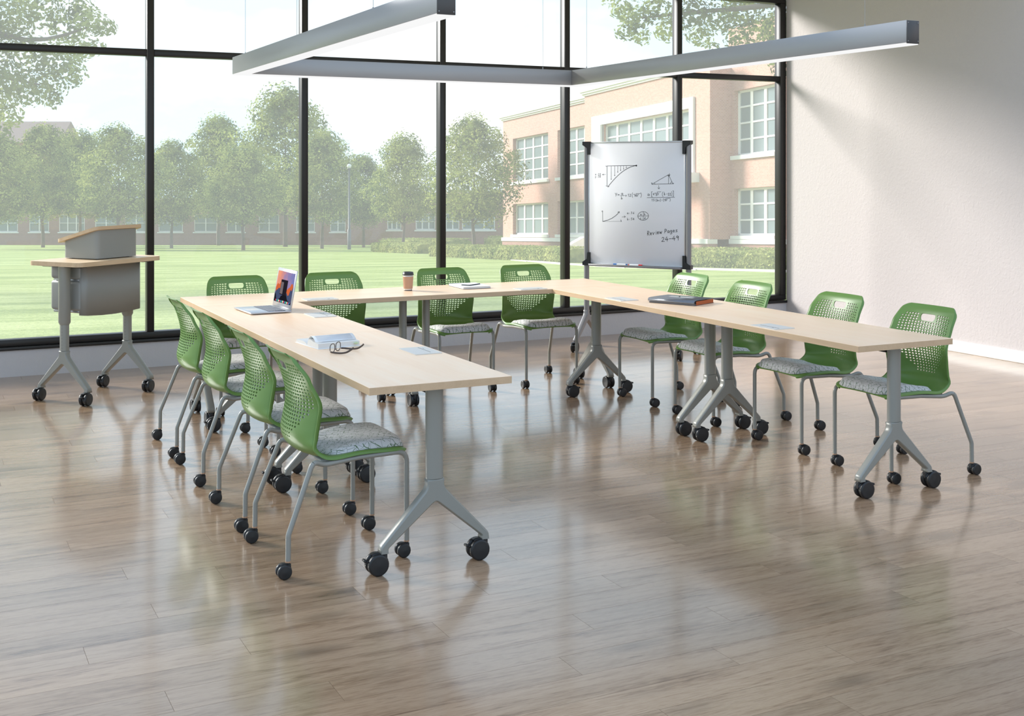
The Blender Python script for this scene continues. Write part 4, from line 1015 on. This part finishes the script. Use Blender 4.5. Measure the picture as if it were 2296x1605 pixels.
for a, b, nc in ((-30, 40, 3), (65, 110, 2), (132, 190, 3), (213, 262, 2), (280, 330, 2), (355, 410, 2), (435, 487, 2), (508, 549, 2), (580, 626, 2), (664, 706, 2), (740, 775, 2)):
    k = WL/FPX; wv.append(((a-420)*k, (b-420)*k, 1.5, 3.55, nc))
block('long_brick_building', -60, 900, WL, 5.2, 'long low red-brown brick building behind the row of trees', wv, M['brickd'])
wv2 = [((a-1000)*119/FPX, (b-1000)*119/FPX, 1.66, 3.3, 3) for a, b in ((868, 900), (932, 976), (985, 1030), (1036, 1110))]
block('brick_annex', 855, 1145, 119, 5.2, 'brick annex with tall white-framed windows behind the trees beside the hedges', wv2, M['brickd'])
gb = block('gabled_house', -60, 128, 175, 14.6, 'brown-roofed gabled brick house rising above the trees', [], M['brickd'], 3.2)

# ---- trees
def leaves(n, clusters, size, seed, flat=.6):
    rnd = random.Random(seed); V, Fc = [], []
    tot = sum(c[2] for c in clusters)
    for (c, rad, wt) in clusters:
        for _ in range(max(1, int(n*wt/tot))):
            d = Vector((rnd.gauss(0, 1), rnd.gauss(0, 1), rnd.gauss(0, 1))).normalized()
            rr = rnd.uniform(.35, 1)**.6
            p = Vector(c) + Vector((d.x*rad[0], d.y*rad[1], d.z*rad[2]))*rr
            a = Vector((rnd.gauss(0, 1), rnd.gauss(0, 1), rnd.gauss(0, .6))).normalized()
            nn = (d*1.4 + Vector((rnd.gauss(0, .4), rnd.gauss(0, .4), rnd.gauss(.2, .4)))).normalized(); b = nn.cross(a)
            if b.length < .05: continue
            b.normalize(); a = b.cross(nn); s = size*rnd.uniform(.6, 1.25); k = len(V)
            V += [tuple(p-a*s*.5), tuple(p+b*s*.28), tuple(p+a*s*.5), tuple(p-b*s*.28)]; Fc.append((k, k+1, k+2, k+3))
    me = bpy.data.meshes.new('foliage'); me.from_pydata(V, [], Fc); me.update(); return me
def crown(seed, wd, ht, z0, nclu=46):
    rnd = random.Random(seed); cl = []
    for k in range(nclu):
        t = (k+.5)/nclu; q = k*2.39996 + rnd.uniform(-.3, .3)
        env = math.sin(PI*min(1, (t*.93+.07)))**.62*(1-.35*t)          # wide low, tapering up
        r = wd*.5*env*rnd.uniform(.5, 1.12); cs = wd*.105*rnd.uniform(.6, 1.55)
        cl.append(((r*math.cos(q), r*math.sin(q), z0 + ht*t), (cs*1.25, cs*1.25, cs*.95), cs))
        if k % 2: cl.append(((r*.45*math.cos(q+1), r*.45*math.sin(q+1), z0 + ht*t), (cs*1.5, cs*1.5, cs*1.2), cs*.8))
    return cl
TREES = []
for v in range(4):
    me = leaves(20000, crown(20+v, 7.6, 6.4, 2.8, 60), .21, 50+v); me.materials.append(M['leaf']); me.polygons.foreach_set('use_smooth', [False]*len(me.polygons))
    tk = MB().sweep(catmull([(0, 0, -.6), (.03, 0, 1), (-.04, .05, 2.4), (.05, 0, 4.2), (0, 0, 6.5)], 4), [.17-.008*i for i in range(17)], n=8)
    for q in range(5): tk.sweep([(0, 0, 2.2+.4*q), (.9*math.cos(q*2.2), .9*math.sin(q*2.2), 3.2+.6*q)], [.07, .02], n=6)
    TREES.append((me, tk.mesh('trunk', M['bark'])))
def tree(px, w, top, scale, var, rot, lab, grp='trees across the lawn'):
    c = pxw(px, w); o = empty('broadleaf_tree', c, rot, label=lab, cat='tree', group=grp)
    H = (HY + FPX*(CAM.z - c.z)/w - top)*w/FPX        # height from its row in the picture
    sz = H/9.6; o.scale = (sz*scale, sz*scale, sz)
    link('foliage', TREES[var][0], o, kind='stuff'); link('trunk', TREES[var][1], o); return o
for px, w, top, sc_, var, rot, lab in (
  (-14, 98, 300, 1.1, 0, .3, 'leafy green tree below the low end of the brown roof'), (96, 112, 282, 1.0, 1, 1.2, 'leafy green tree right in front of the gable of the brown-roofed house'), (180, 126, 300, .95, 2, 2.2, 'set-back green tree filling the gap beside the brown-roofed house'), (266, 94, 284, 1.05, 3, .9, 'leafy green tree seen just above the lectern'),
  (385, 106, 318, 1.0, 0, 2.7, 'rounded green tree beyond the dark mullion beside the lectern'), (490, 132, 262, .95, 1, 3.6, 'set-back tree whose crown shows beside the tallest tree'), (545, 92, 335, 1.2, 2, .5, 'broad pale green tree standing in front of the tallest tree'), (640, 118, 198, .95, 3, 1.9, 'tallest leafy tree rising above the rest of the row'),
  (722, 103, 296, 1.0, 0, 4.4, 'leafy green tree standing just beside the lamp post'), (815, 113, 350, 1.05, 1, 5.1, 'low leafy tree directly behind the lamp post'), (905, 84, 308, .95, 2, 3.0, 'leafy green tree rising from the hedges before the brick annex'), (1062, 66, 264, .98, 3, .2, 'leafy green tree beside the corner of the salmon brick building')):
    tree(px, w, top, sc_, var, rot, lab)
# near tree, its crown leaning into the panes above the lectern
def near_tree(px, w, label, clusters, n, size, seed, trunk_h, branches):
    c = pxw(px, w); o = empty('overhanging_tree', c, -YAW, label=label, cat='tree')
    me = leaves(n, clusters, size, seed); me.materials.append(M['leaf2']); link('foliage', me, o, kind='stuff')
    t = MB().sweep(catmull([(0, 0, -.5), (.1, 0, 2), (0, .1, trunk_h)], 5), [.32-.012*i for i in range(11)], n=10)
    for b in branches: t.sweep(catmull([(0, 0, trunk_h*.75)] + b, 4), [.12-.10*i/(4*len(b)) for i in range(4*len(b)+1)], n=7)
    t.build('trunk', M['bark'], o); return o
def loc_of(px, py, w, bpx, bw):   # picture point at distance w, relative to a tree base
    b = pxw(bpx, bw); p = at(px, py, w); d = p-b; return (d.dot(RGT), d.dot(FWD), d.z)
rnd = random.Random(11); cl = []; BP, BW2 = -420, 27
for px, py, r in ((20, 40, 70), (90, 20, 60), (150, 60, 55), (200, 50, 45), (235, 60, 30), (60, 120, 65), (130, 130, 60), (185, 110, 40), (215, 105, 26), (110, 190, 50), (160, 165, 40), (60, 200, 55), (10, 180, 60), (20, 260, 40), (120, 225, 26), (8, 300, 26), (180, 20, 40), (60, -40, 80), (-60, 60, 120), (-60, 200, 110), (-140, 100, 150), (-200, -40, 200), (70, -110, 90), (-320, 60, 220), (-420, -120, 260), (-560, 20, 220)):
    w = 27 + rnd.uniform(-1.2, 1.2); k = r*w/FPX; cl.append((loc_of(px, py, w, BP, BW2), (k, k*.9, k*.8), k*k))
near_tree(BP, BW2, 'near tree whose leafy branches hang into the panes above the lectern', cl, 30000, .125, 5, 5.2, [[loc_of(-200, 40, 27, BP, BW2), loc_of(60, 90, 27, BP, BW2), loc_of(200, 60, 27, BP, BW2)], [loc_of(-150, 160, 27, BP, BW2), loc_of(90, 190, 27, BP, BW2)], [(-1.5, .4, 7)], [(-.6, -.8, 8)]])
cl = []; BP, BW2 = 2120, 25
for px, py, r in ((1395, 20, 34), (1405, 70, 30), (1430, 40, 44), (1440, 84, 24), (1475, 20, 50), (1500, 66, 40), (1550, 30, 50), (1570, 80, 36), (1610, 40, 50), (1650, 84, 34), (1660, 30, 50), (1700, 70, 50), (1735, 120, 36), (1740, 60, 50), (1750, 160, 24), (1690, 128, 22), (1600, 110, 20), (1360, -6, 24), (1450, -40, 60), (1560, -50, 80), (1680, -40, 90), (1800, 60, 110), (1880, -60, 150), (1750, -150, 160), (2000, 60, 180), (2100, -160, 260), (2280, 0, 220)):
    w = 25 + rnd.uniform(-1.2, 1.2); k = r*w/FPX; cl.append((loc_of(px, py, w, BP, BW2), (k, k*.9, k*.8), k*k))
near_tree(BP, BW2, 'near tree whose leafy branches hang in front of the salmon brick building', cl, 28000, .115, 9, 5.0, [[loc_of(1900, 20, 25, BP, BW2), loc_of(1650, 20, 25, BP, BW2), loc_of(1440, 40, 25, BP, BW2)], [loc_of(1850, 120, 25, BP, BW2), loc_of(1720, 90, 25, BP, BW2)], [(1.2, .5, 7)], [(.3, -.6, 8)]])

# ---- hedges
def hedge(pts, hgt, dep, lab, seed):
    """pts: (px, w) along the hedge front"""
    o = empty('clipped_hedge', pxw(*pts[len(pts)//2]), label=lab, cat='hedge'); O_ = Vector(o.location); rnd = random.Random(seed)
    P = [pxw(*p) for p in pts]; R = []
    for i, p in enumerate(P):
        t = (P[min(i+1, len(P)-1)] - P[max(i-1, 0)]); t.z = 0; t.normalize(); n = Vector((-t.y, t.x, 0)); n = n if n.dot(FWD) > 0 else -n
        prof_ = [(0, -.2), (-.03, hgt*.5), (.05, hgt*.85), (.2*dep, hgt*.97), (.5*dep, hgt), (.8*dep, hgt*.97), (dep-.05, hgt*.8), (dep, -.2)]
        R.append([tuple(p + n*(a*.92+.04) + Vector((0, 0, b*.95)) - O_) for a, b in prof_])
    MB().rings(R).build('hedge_core', M['hedge'], o)
    V, Fc = [], []; L = sum((b-a).length for a, b in zip(P, P[1:])); nl = int(L*480)
    for _ in range(nl):
        i = rnd.randrange(len(P)-1); f = rnd.random(); p = P[i].lerp(P[i+1], f); t = (P[i+1]-P[i]); t.z = 0; t.normalize(); n = Vector((-t.y, t.x, 0)); n = n if n.dot(FWD) > 0 else -n
        u = rnd.random()
        if u < .55: q = p + n*rnd.uniform(-.05, .05) + Vector((0, 0, hgt*rnd.uniform(0, .95))); m = -n
        else: q = p + n*dep*rnd.uniform(0, 1) + Vector((0, 0, hgt*rnd.uniform(.95, 1.06))); m = Vector((0, 0, 1))
        m = (m + Vector((rnd.gauss(0, .5), rnd.gauss(0, .5), rnd.gauss(.2, .5)))).normalized(); a = m.orthogonal().normalized(); a = Matrix.Rotation(rnd.random()*6.3, 3, m) @ a; b = m.cross(a); s = rnd.uniform(.03, .075); q = q-O_; k = len(V)
        V += [tuple(q-a*s), tuple(q+b*s*.6), tuple(q+a*s), tuple(q-b*s*.6)]; Fc.append((k, k+1, k+2, k+3))
    me = bpy.data.meshes.new('hedge_leaves'); me.from_pydata(V, [], Fc); me.materials.append(M['hedge']); link('hedge_leaves', me, o, kind='stuff')
hedge([(962, 66), (1050, 61), (1150, 56), (1268, 51)], .62, 1.5, 'long low clipped hedge along the path before the salmon brick building', 1)
hedge([(1535, 44.5), (1640, 43.0), (1790, 41.2)], .66, 1.3, 'clipped hedge under the salmon brick wing beyond the whiteboard', 2)
hedge([(850, 92), (930, 88), (1002, 84)], .85, 2.2, 'rounded hedge at the foot of the brick annex', 3)
hedge([(832, 84), (868, 80), (935, 75)], .62, 1.6, 'low rounded hedge between the lamp post and the path', 4)
hedge([(1085, 80), (1126, 78)], 1.05, 1.8, 'boxy hedge against the corner of the salmon brick building', 5)

# ---- lamp post
c = pxw(783, 96); lo = empty('lamp_post', c, label='tall grey lamp post with a small globe on the lawn edge', cat='lamp')
MB().sweep([(0, 0, -.3), (0, 0, 1.6), (0, 0, 1.65), (0, 0, 6.4)], [.15, .14, .09, .075], n=12).build('pole', M['pole'], lo)
MB().lathe([(.10, 6.38), (.16, 6.42), (.16, 6.46), (.08, 6.5), (.12, 6.5)], 14).build('collar', M['pole'], lo)
MB().lathe([(.08, 6.48), (.15, 6.55), (.18, 6.66), (.14, 6.78), (.04, 6.83)], 14).build('globe', M['stone'], lo)
